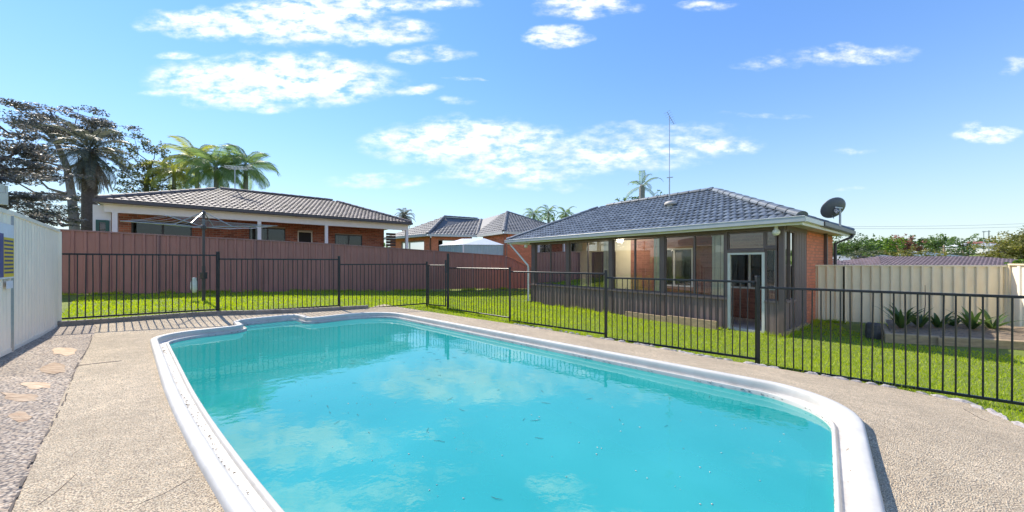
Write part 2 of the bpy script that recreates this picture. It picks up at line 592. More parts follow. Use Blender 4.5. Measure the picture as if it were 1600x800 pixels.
M = dict(
    black=mat('black_fence_paint', (.018, .020, .024), .38, .2, 14, spec=.5),
    maroon=mat('maroon_steel', (.37, .165, .14), .48, .12, 2.2, bump=.25, bscale=5, stretch=(1.6, 1.6, .5)),
    maroon_rail=mat('maroon_rail_steel', (.31, .16, .15), .4, .08, 5),
    cream=mat('cream_steel', (.86, .70, .47), .5, .10, 2.4, bump=.25, bscale=5, col2=(.89, .76, .54), stretch=(1.6, 1.6, .5)),
    pale=mat('pale_steel', (.93, .83, .67), .45, .06, 2.0, bump=.2, bscale=5, stretch=(1.6, 1.6, .5)),
    white=mat('white_paint', (.78, .78, .75), .5, .05, 3),
    offwhite=mat('off_white_board', (.66, .64, .58), .6, .07, 4),
    gel=mat('white_gelcoat', (.54, .515, .465), .6, .06, 4.5, bump=.03, bscale=40, col2=(.61, .59, .55)),
    ledge=mat('stained_gelcoat', (.52, .48, .42), .45, .12, 9, bump=.05, bscale=60, col2=(.64, .61, .56)),
    brown=mat('brown_cladding', (.225, .158, .145), .5, .12, 3, bump=.05, bscale=30),
    brown_dark=mat('brown_timber_frame', (.15, .105, .095), .5, .15, 9, stretch=(1, 1, .2)),
    door_dark=mat('dark_window_frame', (.03, .03, .034), .4, .1, 6),
    curtain=mat('cream_curtain', (.86, .77, .54), .8, .08, 5),
    wall_in=mat('cream_plaster', (.72, .66, .50), .8, .08, 2),
    brick_l=mat('red_brick', (.32, .115, .07), .85, .25, 30, bump=.2, bscale=120, island=.32),
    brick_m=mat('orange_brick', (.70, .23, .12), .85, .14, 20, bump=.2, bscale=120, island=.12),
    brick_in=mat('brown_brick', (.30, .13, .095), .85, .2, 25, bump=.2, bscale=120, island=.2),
    mortar=mat('mortar', (.36, .32, .28), .9, .12, 12),
    mortar_o=mat('orange_mortar', (.38, .20, .13), .9, .12, 12),
    tile_m=mat('slate_blue_roof_tile', (.125, .145, .168), .44, .22, 5, bump=.2, bscale=90, island=.3),
    tile_l=mat('brown_grey_roof_tile', (.155, .128, .122), .66, .2, 6, bump=.15, bscale=120, island=.3, spec=.35),
    tile_g=mat('grey_roof_tile', (.15, .15, .155), .6, .2, 12, bump=.15, bscale=100, island=.2),
    tile_p=mat('plum_roof_tile', (.18, .13, .13), .6, .2, 12, bump=.15, bscale=100, island=.22),
    gutter=mat('pale_grey_gutter', (.44, .47, .49), .38, .06, 4),
    gutter_d=mat('dark_gutter', (.07, .06, .065), .4, .1, 6),
    galv=mat('galvanised_steel', (.42, .43, .44), .35, .1, 12, metal=.7),
    greymetal=mat('grey_dish_paint', (.12, .125, .135), .45, .1, 8),
    sandst=mat('orange_sandstone', (.46, .27, .15), .85, .3, 14, bump=1.0, bscale=22, island=.25, col2=(.66, .50, .34), stretch=(.5, 1.6, 1)),
    timber=mat('weathered_sleeper', (.40, .29, .17), .85, .25, 6, bump=.4, bscale=40, stretch=(1, 1, 4)),
    kerb=mat('concrete_kerb', (.27, .24, .21), .9, .25, 7, bump=.4, bscale=60),
    soil=mat('garden_soil', (.22, .165, .11), .95, .35, 14, bump=.8, bscale=60),
    log=mat('grey_log', (.085, .075, .07), .9, .3, 14, bump=.6, bscale=50),
    bark=mat('brown_bark', (.14, .10, .085), .9, .3, 8, bump=.6, bscale=40),
    bark_pale=mat('pale_bark', (.30, .25, .24), .85, .25, 8, bump=.4, bscale=40),
    bark_palm=mat('grey_palm_bark', (.27, .26, .24), .85, .2, 10, bump=.4, bscale=50),
    aqua=mat('aqua_shed_steel', (.36, .50, .50), .45, .06, 3),
    zinc=mat('white_zinc_roof', (.66, .68, .69), .4, .05, 3),
    yellow=mat('yellow_sign_print', (.75, .55, .04), .5, .06, 8),
    navy=mat('navy_sign_print', (.07, .09, .24), .5, .1, 8),
    signwhite=mat('white_sign_sheet', (.75, .77, .8), .5, .05, 8),
    cloth=mat('white_bag_cloth', (.72, .72, .70), .8, .08, 14),
    concrete_in=mat('porch_concrete', (.46, .44, .43), .85, .15, 5),
    green=mat('green_window_frame', (.02, .09, .07), .5, .1, 6),
    slat=mat('dark_timber_slat', (.085, .055, .045), .7, .25, 9),
    wood=mat('brown_wood', (.22, .11, .05), .6, .25, 9),
    cable=mat('black_cable', (.03, .03, .035), .6, .1, 5),
    farwhite=mat('white_far_wall', (.70, .68, .65), .7, .08, 2),
    farpink=mat('pink_far_wall', (.50, .30, .25), .8, .1, 2),
    fargrey=mat('grey_far_roof', (.30, .32, .34), .6, .1, 2),
    fargreen=mat('slate_green_far_roof', (.13, .17, .18), .6, .1, 2),
    glass=glass_mat('window_glass', (.97, .98, .98), 1.7, 1.5),
    glass_d=glass_mat('dark_window_glass', (.55, .58, .6), 1.3, 1.5),
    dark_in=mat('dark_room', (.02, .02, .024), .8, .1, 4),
    lamp=mat('white_lamp_globe', (.80, .78, .72), .3, .03, 4),
    chrome=mat('polished_rail', (.70, .68, .62), .2, .05, 6, metal=.8),
    vent=mat('pale_vent_cap', (.52, .47, .42), .6, .1, 10),
)
M['paving'] = aggregate_mat('exposed_aggregate', (.90, .78, .575), (.63, .525, .375), (.28, .22, .155), 140, .24, .8)
M['path'] = aggregate_mat('stony_path', (.66, .57, .46), (.39, .325, .265), (.13, .11, .10), 60, .35, 1.0)
M['water'] = water_mat()
M['lawn'] = lawn_mat()
M['grass'] = leaf_mat('grass_blade', (.27, .38, .026), (.52, .60, .055), .5, .55)
M['pine'] = leaf_mat('dark_needles', (.07, .078, .07), (.22, .20, .185), .35)
M['leaf_dk'] = leaf_mat('dark_leaves', (.06, .08, .04), (.20, .22, .11), .4)
M['leaf_gr'] = leaf_mat('green_leaves', (.045, .09, .022), (.17, .25, .07), .35)
M['leaf_br'] = leaf_mat('bright_green_leaves', (.07, .14, .02), (.22, .32, .06), .4)
M['leaf_ol'] = leaf_mat('olive_leaves', (.11, .12, .025), (.30, .28, .075), .35)
M['leaf_rd'] = leaf_mat('rust_red_leaves', (.16, .06, .04), (.36, .17, .11), .35)
M['frond_dk'] = leaf_mat('grey_green_fronds', (.055, .065, .05), (.17, .175, .125), .35)
M['frond_gr'] = leaf_mat('green_fronds', (.09, .16, .06), (.30, .39, .15), .5)
M['frond_ye'] = leaf_mat('yellow_green_fronds', (.18, .22, .05), (.46, .46, .12), .5)
M['strap'] = leaf_mat('strap_leaves', (.03, .07, .02), (.12, .18, .05), .35)

# ------------------------------------------------------------------ lie of the land
U, V_ = Vector((.742, -.670)), Vector((.670, .742))       # pool axes: along, across


def W(u, v, z=0):
    return Vector((u * U.x + v * V_.x, u * U.y + v * V_.y, z))


def to_uv(x, y):
    return x * U.x + y * U.y, x * V_.x + y * V_.y


COPE_Z, WATER_Z = .40, .275
PA, PB, PC, PD = (-8.3, 6.12), (-6.34, 7.49), (-4.38, 8.80), (-2.53, 10.34)
PE, PF, PG, PH, PI_, PJ = (-1.83, 9.95), (-.05, 8.3), (1.82, 6.74), (3.71, 5.25), (5.61, 3.75), (7.5, 2.25)
M0, M1, M2 = Vector((-15.2, 8.2)), Vector((-7.06, 13.7)), Vector((-.36, 19.3))
MDIR = (M2 - M1).normalized()
M3 = M2 + MDIR * 2.1
HW1 = Vector((6.48, 8.28)); HA = Vector((-.62, .785)); HB = Vector((.785, .62))


def HP(t, d, z):
    p = HW1 + HA * t + HB * d
    return Vector((p.x, p.y, z))


CTRL = [(*PA, .45), (*PB, .45), (*PC, .36), (*PD, .25), (*PE, .21), (*PF, .14), (*PG, .07), (*PH, .0), (*PI_, -.04), (*PJ, -.06),
        (-12.8, 9.82, .66), (-7.06, 13.7, .43), (-.36, 19.3, .11), (-15.2, 8.2, .72), (1.2, 20.6, .0),
        (6.48, 8.28, -.20), (.94, 15.4, -.19), (3.5, 11.9, -.2), (9.5, 10.6, -.2), (8.83, 10.2, -.14), (12.16, 8.69, -.14), (13, 6, -.16), (10, 4, -.1),
        (-5.96, 4.14, .44), (-8.1, 6.2, .40), (-4.7, 2.9, .44), (-3.0, 1.0, .42), (-1.6, -.4, .40),
        (6, 16, -.25), (12, 14, -.4), (15, 22, -.6), (-14, 20, .6), (2, 26, 0), (-13, 0, .5), (14, 0, -.2), (0, -3, .25), (-9.5, 5.0, .45)]
for (u, v) in [(-7, .15), (-5, .15), (-2.5, .15), (0, .1), (-8.1, .6), (-9.0, 1.5), (-9.0, 2.5), (-8.1, 3.6), (-6.5, 4.3), (-5, 4.3), (-3, 4.3), (-1.2, 4.3)]:
    p = W(u, v)
    CTRL.append((p.x, p.y, .35 if v < 3 else .31))
for (u, v) in [(.3, 1), (.35, 2.5), (.33, 3.8), (-.4, 4.3), (1.2, 2.0)]:
    p = W(u, v)
    CTRL.append((p.x, p.y, .31))
_C = np.array(CTRL, float)


def _tps(r):
    return np.where(r > 1e-9, r * r * np.log(np.maximum(r, 1e-9)), 0)


def _fit():
    n = len(_C)
    d = np.hypot(_C[:, None, 0] - _C[None, :, 0], _C[:, None, 1] - _C[None, :, 1])
    A = np.zeros((n + 3, n + 3))
    A[:n, :n] = _tps(d) + np.eye(n) * .35
    A[:n, n] = 1; A[:n, n + 1:] = _C[:, :2]
    A[n, :n] = 1; A[n + 1:, :n] = _C[:, :2].T
    b = np.zeros(n + 3); b[:n] = _C[:, 2]
    return np.linalg.solve(A, b)


_WT = _fit()


def gz(x, y):
    x = np.atleast_1d(np.asarray(x, float)); y = np.atleast_1d(np.asarray(y, float))
    r = np.hypot(x[:, None] - _C[None, :, 0], y[:, None] - _C[None, :, 1])
    n = len(_C)
    return _tps(r) @ _WT[:n] + _WT[n] + x * _WT[n + 1] + y * _WT[n + 2]


def g1(x, y):
    return float(gz([x], [y])[0])


def inside(poly, x, y):
    p = np.array([(q[0], q[1]) for q in poly], float)
    x = np.asarray(x, float); y = np.asarray(y, float)
    c = np.zeros(x.shape, bool)
    j = len(p) - 1
    for i in range(len(p)):
        xi, yi, xj, yj = p[i, 0], p[i, 1], p[j, 0], p[j, 1]
        hit = ((yi > y) != (yj > y)) & (x < (xj - xi) * (y - yi) / (yj - yi + 1e-12) + xi)
        c ^= hit
        j = i
    return c


def densify(poly, step):
    out = []
    for i, a in enumerate(poly):
        b = poly[(i + 1) % len(poly)]
        a, b = Vector((a[0], a[1])), Vector((b[0], b[1]))
        n = max(1, int((b - a).length / step))
        for k in range(n):
            out.append(tuple(a.lerp(b, k / n)))
    return out


def sheet(name, outer, holes, zoff, spacing, material, thick=0, kind='structure'):
    outer = densify(outer, spacing)
    pts, edges = [], []
    for loop in [outer] + holes:
        b = len(pts)
        pts += [Vector((p[0], p[1])) for p in loop]
        edges += [(b + i, b + (i + 1) % len(loop)) for i in range(len(loop))]
    ox = [p[0] for p in outer]; oy = [p[1] for p in outer]
    xs, ys = np.meshgrid(np.arange(min(ox), max(ox), spacing), np.arange(min(oy), max(oy), spacing))
    xs = xs.ravel() + nrng.uniform(-.1, .1, xs.size) * spacing; ys = ys.ravel() + nrng.uniform(-.1, .1, ys.size) * spacing
    ok = inside(outer, xs, ys)
    for h in holes:
        ok &= ~inside(h, xs, ys)
    pts += [Vector((a, b)) for a, b in zip(xs[ok], ys[ok])]
    v, e, f, *_ = delaunay_2d_cdt(pts, edges, [], 0, 1e-5)
    v = np.array([(p.x, p.y) for p in v])
    f = np.array([q for q in f if len(q) == 3])
    cx = v[f].mean(axis=1)
    ok = inside(outer, cx[:, 0], cx[:, 1])
    for h in holes:
        ok &= ~inside(h, cx[:, 0], cx[:, 1])
    f = f[ok]
    z = gz(v[:, 0], v[:, 1]) + zoff
    V3 = np.column_stack([v, z])
    if thick:
        n = len(V3)
        lo = V3.copy(); lo[:, 2] -= thick
        sides = []
        cnt = {}
        for t in f:
            for a, b in ((t[0], t[1]), (t[1], t[2]), (t[2], t[0])):
                cnt[(a, b)] = 1
        for (a, b) in cnt:
            if (b, a) not in cnt:
                sides += [(a, a + n, b + n), (a, b + n, b)]
        V3 = np.vstack([V3, lo]); f = np.vstack([f, np.array(sides)])
    o = np_mesh(name, V3, f, material, smooth=not thick)
    o['kind'] = kind
    return o


# ------------------------------------------------------------------ pool outline
def fillet(corners, n=10):
    out = []
    m = len(corners)
    for i, (u, v, r) in enumerate(corners):
        p = Vector((u, v))
        a = Vector(corners[i - 1][:2]); b = Vector(corners[(i + 1) % m][:2])
        da, db = (a - p).normalized(), (b - p).normalized()
        p0, p1 = p + da * r, p + db * r
        c = p + (da + db) * r
        for k in range(n + 1):
            s = k / n
            ang = s * math.pi / 2
            q = c + (p0 - c) * math.cos(ang) + (p1 - c) * math.sin(ang)
            out.append((q.x, q.y))
    return out


POOL_UV = fillet([(-8.03, .23, .55), (.205, .23, .55), (.205, 4.2, .65), (-8.03, 4.2, 1.0), (-8.03, 2.60, .12), (-8.86, 2.60, .34), (-8.86, 1.38, .34), (-8.03, 1.38, .12)])


def _dense_uv(loop, step=.3):
    return densify(loop, step)


POOL_UV = _dense_uv(POOL_UV, .15)
# the near long side is slightly bowed
POOL_UV = [(u, v + max(0, 1 - max(0, v - .23) / 2.5) * (.042 * (max(0, u + 5) / 2) ** 2 * 4 / 4)) for u, v in POOL_UV]


def _sm(a, b, x):
    t = max(0, min(1, (x - a) / (b - a)))
    return t * t * (3 - 2 * t)


# the overflow ledge is wide along the near side, narrow elsewhere
LEDGE = []
for (_u, _v) in POOL_UV:
    near = 1 - _sm(.5, 1.3, _v)
    end = _sm(-.8, -.1, _u)
    LEDGE.append(max(.36, near * .8, end * .6))


def offset_loop(o):
    res = []
    n = len(POOL_UV)
    for i in range(n):
        a, b = Vector(POOL_UV[i - 1]), Vector(POOL_UV[(i + 1) % n])
        d = (b - a).normalized()
        nn = Vector((-d.y, d.x))
        oo = .68 * (o if o < .12 else .12 + (o - .12) * LEDGE[i])
        q = Vector(POOL_UV[i]) + nn * oo
        res.append((q.x, q.y))
    return res


def loop_world(o):
    return [tuple(W(u, v).xy) for (u, v) in offset_loop(o)]


POOL_OUT = loop_world(0.0)
POOL_HOLE = loop_world(.05)

# ------------------------------------------------------------------ ground sheet
NEAR = [(-17, -4), (17, -4), (17, 27), (-17, 27)]
ground = sheet('ground', NEAR, [POOL_HOLE], -.03, .5, M['lawn'])


def far_ground():
    inner = densify(NEAR, .5)
    cx, cy = 0, 11.5
    scales = [1.0, 1.12, 1.3, 1.6, 2.1, 3, 4.5, 7, 11, 18, 30, 60, 150]
    vs, fs = [], []
    n = len(inner)
    base = gz([p[0] for p in inner], [p[1] for p in inner]) - .03
    for k, s in enumerate(scales):
        for i, p in enumerate(inner):
            x, y = cx + (p[0] - cx) * s, cy + (p[1] - cy) * s
            dist = math.hypot(x, y)
            side = max(-1, min(1, x / max(30, abs(y))))
            tgt = .5 - 1.9 * max(0, min(1, (side + .25) * 2)) if dist < 80 else -1.0
            hill = 7.5 * max(0, min(1, (dist - 90) / 220))
            w = max(0, min(1, (s - 1) / .9))
            vs.append((x, y, base[i] * (1 - w) + (tgt + hill) * w))
    for k in range(len(scales) - 1):
        for i in range(n):
            j = (i + 1) % n
            fs.append((k * n + i, k * n + j, (k + 1) * n + j, (k + 1) * n + i))
    return np.array(vs), np.array(fs)


_v, _f = far_ground()
o = np_mesh('terrain', _v, _f, M['lawn'], smooth=True)
o['kind'] = 'structure'

# paving round the pool
_edge_px = [(650, 489, .20), (725, 500, .17), (800, 510, .14), (870, 521, .11), (935, 531, .08), (1000, 541, .06), (1100, 562, .03), (1180, 573, .01), (1280, 590, .0), (1400, 611, -.01), (1517, 639, -.02), (1600, 698, -.02)]
EDGE = [at(*e).xy for e in _edge_px]
EDGE = [Vector(e) for e in EDGE] + [Vector((4.15, 2.0)), Vector((3.9, .5)), Vector((3.7, -3))]


def off2(p, q, o):
    d = (Vector(q) - Vector(p)).normalized()
    return Vector((d.y, -d.x)) * o


_n1 = off2(PA, PC, .13)
KERB = [Vector(PA) + _n1, Vector(PB) + _n1, Vector(PC) + _n1, Vector(PC).lerp(Vector(PD), .28) + _n1]
JOINT = [W(-9.4, -.35).xy, W(-7, -.35).xy, W(-5, -.37).xy, W(-3, -.36).xy, W(-1.5, -.37).xy, W(2, -.37).xy]
PAVE = [tuple(p) for p in JOINT[::-1]] + [tuple(p) for p in KERB[0:]] + [tuple(at(600, 480, .25).xy)] + [tuple(p) for p in EDGE] + [(2.5, -3)]
# the kerb meets the joint near the wall
PAVE = [tuple(p) for p in JOINT[::-1]] + [tuple(Vector(PA) + _n1 + Vector((.55, .36)))] + [tuple(p) for p in KERB[1:]] + [tuple(at(600, 480, .25).xy)] + [tuple(p) for p in EDGE]
sheet('concrete_paving', PAVE, [loop_world(.012)], .012, .3, M['paving'])
PATH = [tuple(p) for p in JOINT[:-1]] + [tuple(W(2, -.38).xy), tuple(W(2, -1.3).xy), tuple(W(-4, -1.3).xy), tuple(W(-9.3, -1.3).xy), tuple(Vector(PA) + _n1)] + [tuple(Vector(PA) + _n1 + Vector((.55, .36)))]
sheet('stony_side_path', PATH, [], .006, .3, M['path'])
# open joint between the slab and the path, and the cut across the slab
jb = MB()
for i in range(150):
    u0 = -8.6 + i * .064
    if rng.random() < .3:
        continue
    u1 = u0 + .064
    dv = math.sin(u0 * 2.3) * .012 + rng.uniform(-.004, .004)
    a, b = W(u0, -.362 + dv), W(u1, -.362 + dv)
    for q in (a, b):
        q.z = g1(q.x, q.y) + .0125
    jb.beam(a, b, rng.uniform(.004, .012), .004)
for (pts, w) in (([(120, 575.5), (145, 571), (190, 564)], .022), ([(60, 790), (90, 768), (120, 740)], .0016), ([(215, 785), (255, 768), (300, 742)], .0016), ([(1505, 655), (1530, 680), (1545, 690)], .004)):
    q = [at(x, y, .38 if x < 800 else .0) for x, y in pts]
    q = [Vector((p.x, p.y, g1(p.x, p.y) + .0125)) for p in q]
    for a, b in zip(q, q[1:]):
        jb.beam(a, b, w, .004)
jb.build('paving_joints', mat('joint_dirt', (.11, .09, .075), .95, .3, 30), kind='structure')
# kerb under the left fence
kb = MB()
for a, b in zip(KERB[:-1], KERB[1:]):
    n = 6
    for i in range(n):
        p, q = a.lerp(b, i / n), a.lerp(b, (i + 1) / n)
        za, zb = g1(*p), g1(*q)
        kb.beam((p.x, p.y, za - .04), (q.x, q.y, zb - .04), .09, .26)
kb.build('kerb', M['kerb'], kind='structure')
# crusty mortar edging along the grass side of the paving
eb = MB()
for a, b in zip(EDGE[2:-2], EDGE[3:-1]):
    n = max(2, int((b - a).length / .12))
    nn = off2(a, b, 1)
    for i in range(n):
        p = a.lerp(b, (i + .5) / n) - nn * rng.uniform(-.02, .06)
        if rng.random() < .25:
            continue
        r = rng.uniform(.03, .08)
        z = g1(*p)
        ring = []
        m = 9
        for k in range(m):
            an = 2 * math.pi * k / m
            rr = r * rng.uniform(.7, 1.2)
            ring.append((p.x + math.cos(an) * rr * 1.5 * (b - a).normalized().x - math.sin(an) * rr * .6 * nn.x,
                         p.y + math.cos(an) * rr * 1.5 * (b - a).normalized().y - math.sin(an) * rr * .6 * nn.y, z + .016))
        top = [(p.x + (x - p.x) * .6, p.y + (y - p.y) * .6, z + rng.uniform(.025, .04)) for x, y, _ in ring]
        eb.add(ring + top, [tuple(range(m, 2 * m))] + [(k, (k + 1) % m, m + (k + 1) % m, m + k) for k in range(m)])
eb.build('mortar_edging', mat('pale_mortar', (.36, .33, .32), .9, .25, 14, bump=.5, bscale=60), kind='structure')

# sandstone stepping stones set in the path
STEP = [(100, 550, 21, 7, 'pinkish sandstone flagstone in the stony path, nearest the black pool fence'),
        (83, 576, 21, 10, 'broad pale orange sandstone flagstone second from the pool fence in the stony path'),
        (56, 603, 25, 6, 'narrow yellowish sandstone flagstone in the middle of the stony path'),
        (30, 622, 34, 7, 'long greyish pink sandstone flagstone between two orange ones on the path'),
        (27, 652, 21, 8, 'small rusty orange sandstone flagstone nearest the camera on the stony path')]
for (px, py, hl, hw, lab) in STEP:
    p = at(px, py, .41)
    p = at(px, py, g1(p.x, p.y))
    z = g1(p.x, p.y)
    b = MB()
    m = 13
    ring = []
    for k in range(m):
        an = 2 * math.pi * k / m
        rr = rng.uniform(.6, 1.2)
        q = at(px + math.cos(an) * hl * rr, py + math.sin(an) * hw * rr, z)
        ring.append((q.x, q.y))
    lo = [(x, y, g1(x, y) - .02) for x, y in ring]
    hi = [(p.x + (x - p.x) * .97, p.y + (y - p.y) * .97, g1(x, y) + .008 + rng.uniform(-.003, .004)) for x, y in ring]
    b.add(lo + hi + [(p.x, p.y, z + .013)], [(k, (k + 1) % m, m + (k + 1) % m, m + k) for k in range(m)] + [(m + k, m + (k + 1) % m, 2 * m) for k in range(m)])
    o = b.build('flagstone', M['sandst'])
    tag(o, lab, 'flagstone', 'sandstone flagstones in the side path')

# ------------------------------------------------------------------ pool
pool = thing('swimming_pool', 'white fibreglass swimming pool with rolled rim and step bay full of turquoise water', 'swimming pool', W(-4.2, 2.2, .2))


def loft(name, prof, material, smooth=True):
    n = len(POOL_UV)
    vs, fs = [], []
    for (o_, z) in prof:
        for (x, y) in loop_world(o_):
            vs.append((x, y, z))
    for k in range(len(prof) - 1):
        for i in range(n):
            j = (i + 1) % n
            fs.append((k * n + i, k * n + j, (k + 1) * n + j, (k + 1) * n + i))
    return np_mesh(name, np.array(vs), np.array(fs), material, pool, smooth=smooth)


Z = COPE_Z
loft('rim', [(-.012, Z - .24), (-.012, Z - .05), (-.004, Z - .018), (.010, Z - .005), (.03, Z), (.085, Z - .001), (.106, Z - .006), (.116, Z - .018), (.123, Z - .045), (.128, Z - .075)], M['gel'])
loft('overflow_ledge', [(.128, Z - .075), (.145, Z - .094), (.17, Z - .100), (.25, Z - .104), (.272, Z - .099)], M['ledge'])
loft('inner_lip', [(.272, Z - .099), (.283, Z - .088), (.297, Z - .082), (.325, Z - .082), (.338, Z - .090), (.346, Z - .15)], M['gel'])
shellmat = mat('pale_aqua_gelcoat', (.72, .86, .86), .35, .06, 2)
floormat = mat('aqua_floor_gelcoat', (.03, .58, .58), .4, .12, .8)
loft('shell', [(.346, Z - .15), (.352, Z - .40), (.44, -1.15)], shellmat)
_lp = loop_world(.44)
_fl = MB(); _fl.poly([(x, y, -1.12) for x, y in _lp]); _fl.build('pool_floor', floormat, pool)
for (u0, u1, z) in ((-8.62, -8.30, .262), (-8.30, -8.0, .17), (-8.0, -7.7, .05)):
    b = MB()
    b.hexa([W(u0, 1.60, -1.1), W(u1, 1.60, -1.1), W(u1, 2.38, -1.1), W(u0, 2.38, -1.1), W(u0, 1.60, z), W(u1, 1.60, z), W(u1, 2.38, z), W(u0, 2.38, z)])
    b.build('pool_step', M['gel'], pool, bevel=.02)
b = MB()
_led = [(-5.2, 3.85), (-4.3, 3.4), (-3.0, 3.0), (-1.6, 2.65), (-.10, 2.35), (-.08, 3.4), (-.35, 3.85)]
b.slab([W(u, v, .13) for u, v in _led], 1.0)
b.build('bench', shellmat, pool)
b = MB()
b.poly([(x, y, WATER_Z) for x, y in loop_world(.343)])
o = b.build('pool_water', M['water'], kind='structure')
# seams and a skimmer mouth, dirt in the overflow ledge
db = MB()
for i in range(150):
    u = rng.uniform(-7.5, -.2)
    if rng.random() < .5:
        u = rng.choice((-7.8, -6.9, -4.2, -3.6, -2.9)) + rng.gauss(0, .18)
    v = .23 + .042 * (max(0, u + 5) / 2) ** 2 + .105 + abs(rng.gauss(0, .022))
    s = rng.uniform(.0015, .005)
    c = W(u, v, Z - .097)
    db.tube([c, c + Vector((s * rng.uniform(1, 3), s, .003))], s * .6, 5)
for i in range(60):
    u = .25 - .11 - abs(rng.gauss(0, .018)); v = rng.uniform(.8, 3.2)
    if rng.random() < .5:
        v = 3.2 + rng.gauss(0, .1)
    s = rng.uniform(.0015, .005)
    c = W(u, v, Z - .097)
    db.tube([c, c + Vector((s, s * rng.uniform(1, 3), .003))], s * .6, 5)
db.build('leaf_litter', mat('dry_litter', (.16, .11, .06), .9, .4, 30), kind='stuff')
# scum marks along the wall just above the waterline are real grains too; leaf bits float on the water
fb = MB()
for i in range(520):
    u, v = rng.uniform(-7.5, -.2), rng.uniform(.85, 3.85)
    if rng.random() < .25:
        u = -6.8 + rng.gauss(0, .6); v = abs(rng.gauss(1.2, .6)) + .7
    if not (-7.6 < u < -.12 and (.64 + .042 * (max(0, u + 5) / 2) ** 2) < v < 3.85):
        continue
    c = W(u, v, WATER_Z + .0035)
    an = rng.uniform(0, 6.28); l = rng.uniform(.002, .008); w = l * rng.uniform(.25, .7)
    dx, dy = Vector((math.cos(an), math.sin(an), 0)) * l, Vector((-math.sin(an), math.cos(an), 0)) * w
    fb.add([c - dx, c + dy, c + dx, c - dy, c + Vector((0, 0, .003))], [(0, 1, 4), (1, 2, 4), (2, 3, 4), (3, 0, 4)])
sb = MB()
_lp2 = loop_world(.338)
for i in range(900):
    k = rng.randrange(len(_lp2))
    (u_, v_) = POOL_UV[k]
    if not (v_ > 3.5 or u_ < -7.4 or (u_ > -.1 and v_ > 2)) or rng.random() < .4 + .5 * math.sin(k * .7):
        continue
    a, b_ = Vector(_lp2[k]), Vector(_lp2[(k + 1) % len(_lp2)])
    c = a.lerp(b_, rng.random())
    d = (b_ - a).normalized() * rng.uniform(.004, .02)
    z = WATER_Z + .012 + abs(rng.gauss(0, .008))
    sb.tube([(c.x, c.y, z), (c.x + d.x, c.y + d.y, z + rng.uniform(-.002, .002))], rng.uniform(.0015, .004), 4)
sb.build('scum_line', mat('grey_scum', (.16, .15, .12), .9, .3, 30), kind='stuff')
fb.build('floating_specks', mat('pale_speck', (.62, .58, .48), .8, .3, 50), kind='stuff')
tb = MB()
for i in range(70):
    u, v = rng.uniform(-6, -.3), rng.uniform(1.0, 3.7)
    c = W(u, v, WATER_Z + .004)
    an = rng.uniform(0, 6.28); l = rng.uniform(.012, .045)
    d = Vector((math.cos(an), math.sin(an), 0)) * l
    k = Vector((-math.sin(an), math.cos(an), 0)) * rng.uniform(-.2, .2) * l
    tb.tube([c - d, c + k, c + d], [.0008, .0013, .0006], 4)
tb.build('floating_twigs', mat('dark_twig', (.07, .05, .035), .9, .3, 40), kind='stuff')

# ------------------------------------------------------------------ black pool fence
def picket_mesh(h):
    b = MB()
    b.tube([(0, 0, 0), (0, 0, h)], .0085, 8, False)
    return b.mesh('picket')


PICK = {}
FENCE_MAT = M['black']


def fence_panel(root, p, q, zb, h=1.2, n=23, gap=.03):
    p, q = Vector(p), Vector(q)
    d = (q - p); L = d.length; d.normalize()
    a, c = p + d * gap, q - d * gap
    for z in (zb + .018, zb + h - .018):
        b = MB(); b.beam((a.x, a.y, z), (c.x, c.y, z), .036, .032)
        b.build('rail', FENCE_MAT, root, bevel=.004)
    key = round(h, 2)
    if key not in PICK:
        PICK[key] = picket_mesh(h - .02)
        PICK[key].materials.append(FENCE_MAT)
    pitch = (L - 2 * gap) / (n + 1)
    for i in range(n):
        x = a + d * pitch * (i + 1)
        o = link_mesh('picket', PICK[key], None, root, origin=(x.x, x.y, zb + .01))
        o.rotation_euler = (rng.gauss(0, .004), rng.gauss(0, .004), 0)


def fence_post(root, p, zt, zb=None, w=.05, name='post'):
    b = MB()
    z0 = (g1(*p) - .05) if zb is None else zb
    b.box(p[0] - w / 2, p[0] + w / 2, p[1] - w / 2, p[1] + w / 2, z0, zt)
    o = b.build(name, FENCE_MAT, root, bevel=.004)
    c = MB()
    c.box(p[0] - w / 2 - .004, p[0] + w / 2 + .004, p[1] - w / 2 - .004, p[1] + w / 2 + .004, zt + .001, zt + .016)
    c.build('post_cap', FENCE_MAT, o, bevel=.005)
    return o


left_f = thing('pool_fence', 'black tubular pool fence behind the pool in front of the maroon fence', 'fence', (*PB, .45))
fence_panel(left_f, PA, PB, .52)
fence_panel(left_f, PB, PC, .44)
fence_panel(left_f, PC, PD, .315)
for p, zt in ((PA, 1.76), (PB, 1.77), (PC, 1.70), (PD, 1.56)):
    fence_post(left_f, p, zt)
right_f = thing('pool_fence', 'black tubular pool fence between the pool and the brick house lawn', 'fence', (*PG, .07))
fence_panel(right_f, PE, PF, .21)
fence_panel(right_f, PF, PG, .145)
fence_panel(right_f, PG, PH, .07)
fence_panel(right_f, PH, PI_, -.01)
fence_panel(right_f, PI_, PJ, -.06)
for p, zt in ((PE, 1.79), (PF, 1.42), (PG, 1.385), (PH, 1.33), (PI_, 1.25), (PJ, 1.2)):
    fence_post(right_f, p, zt, w=.065 if p == PE else .05)
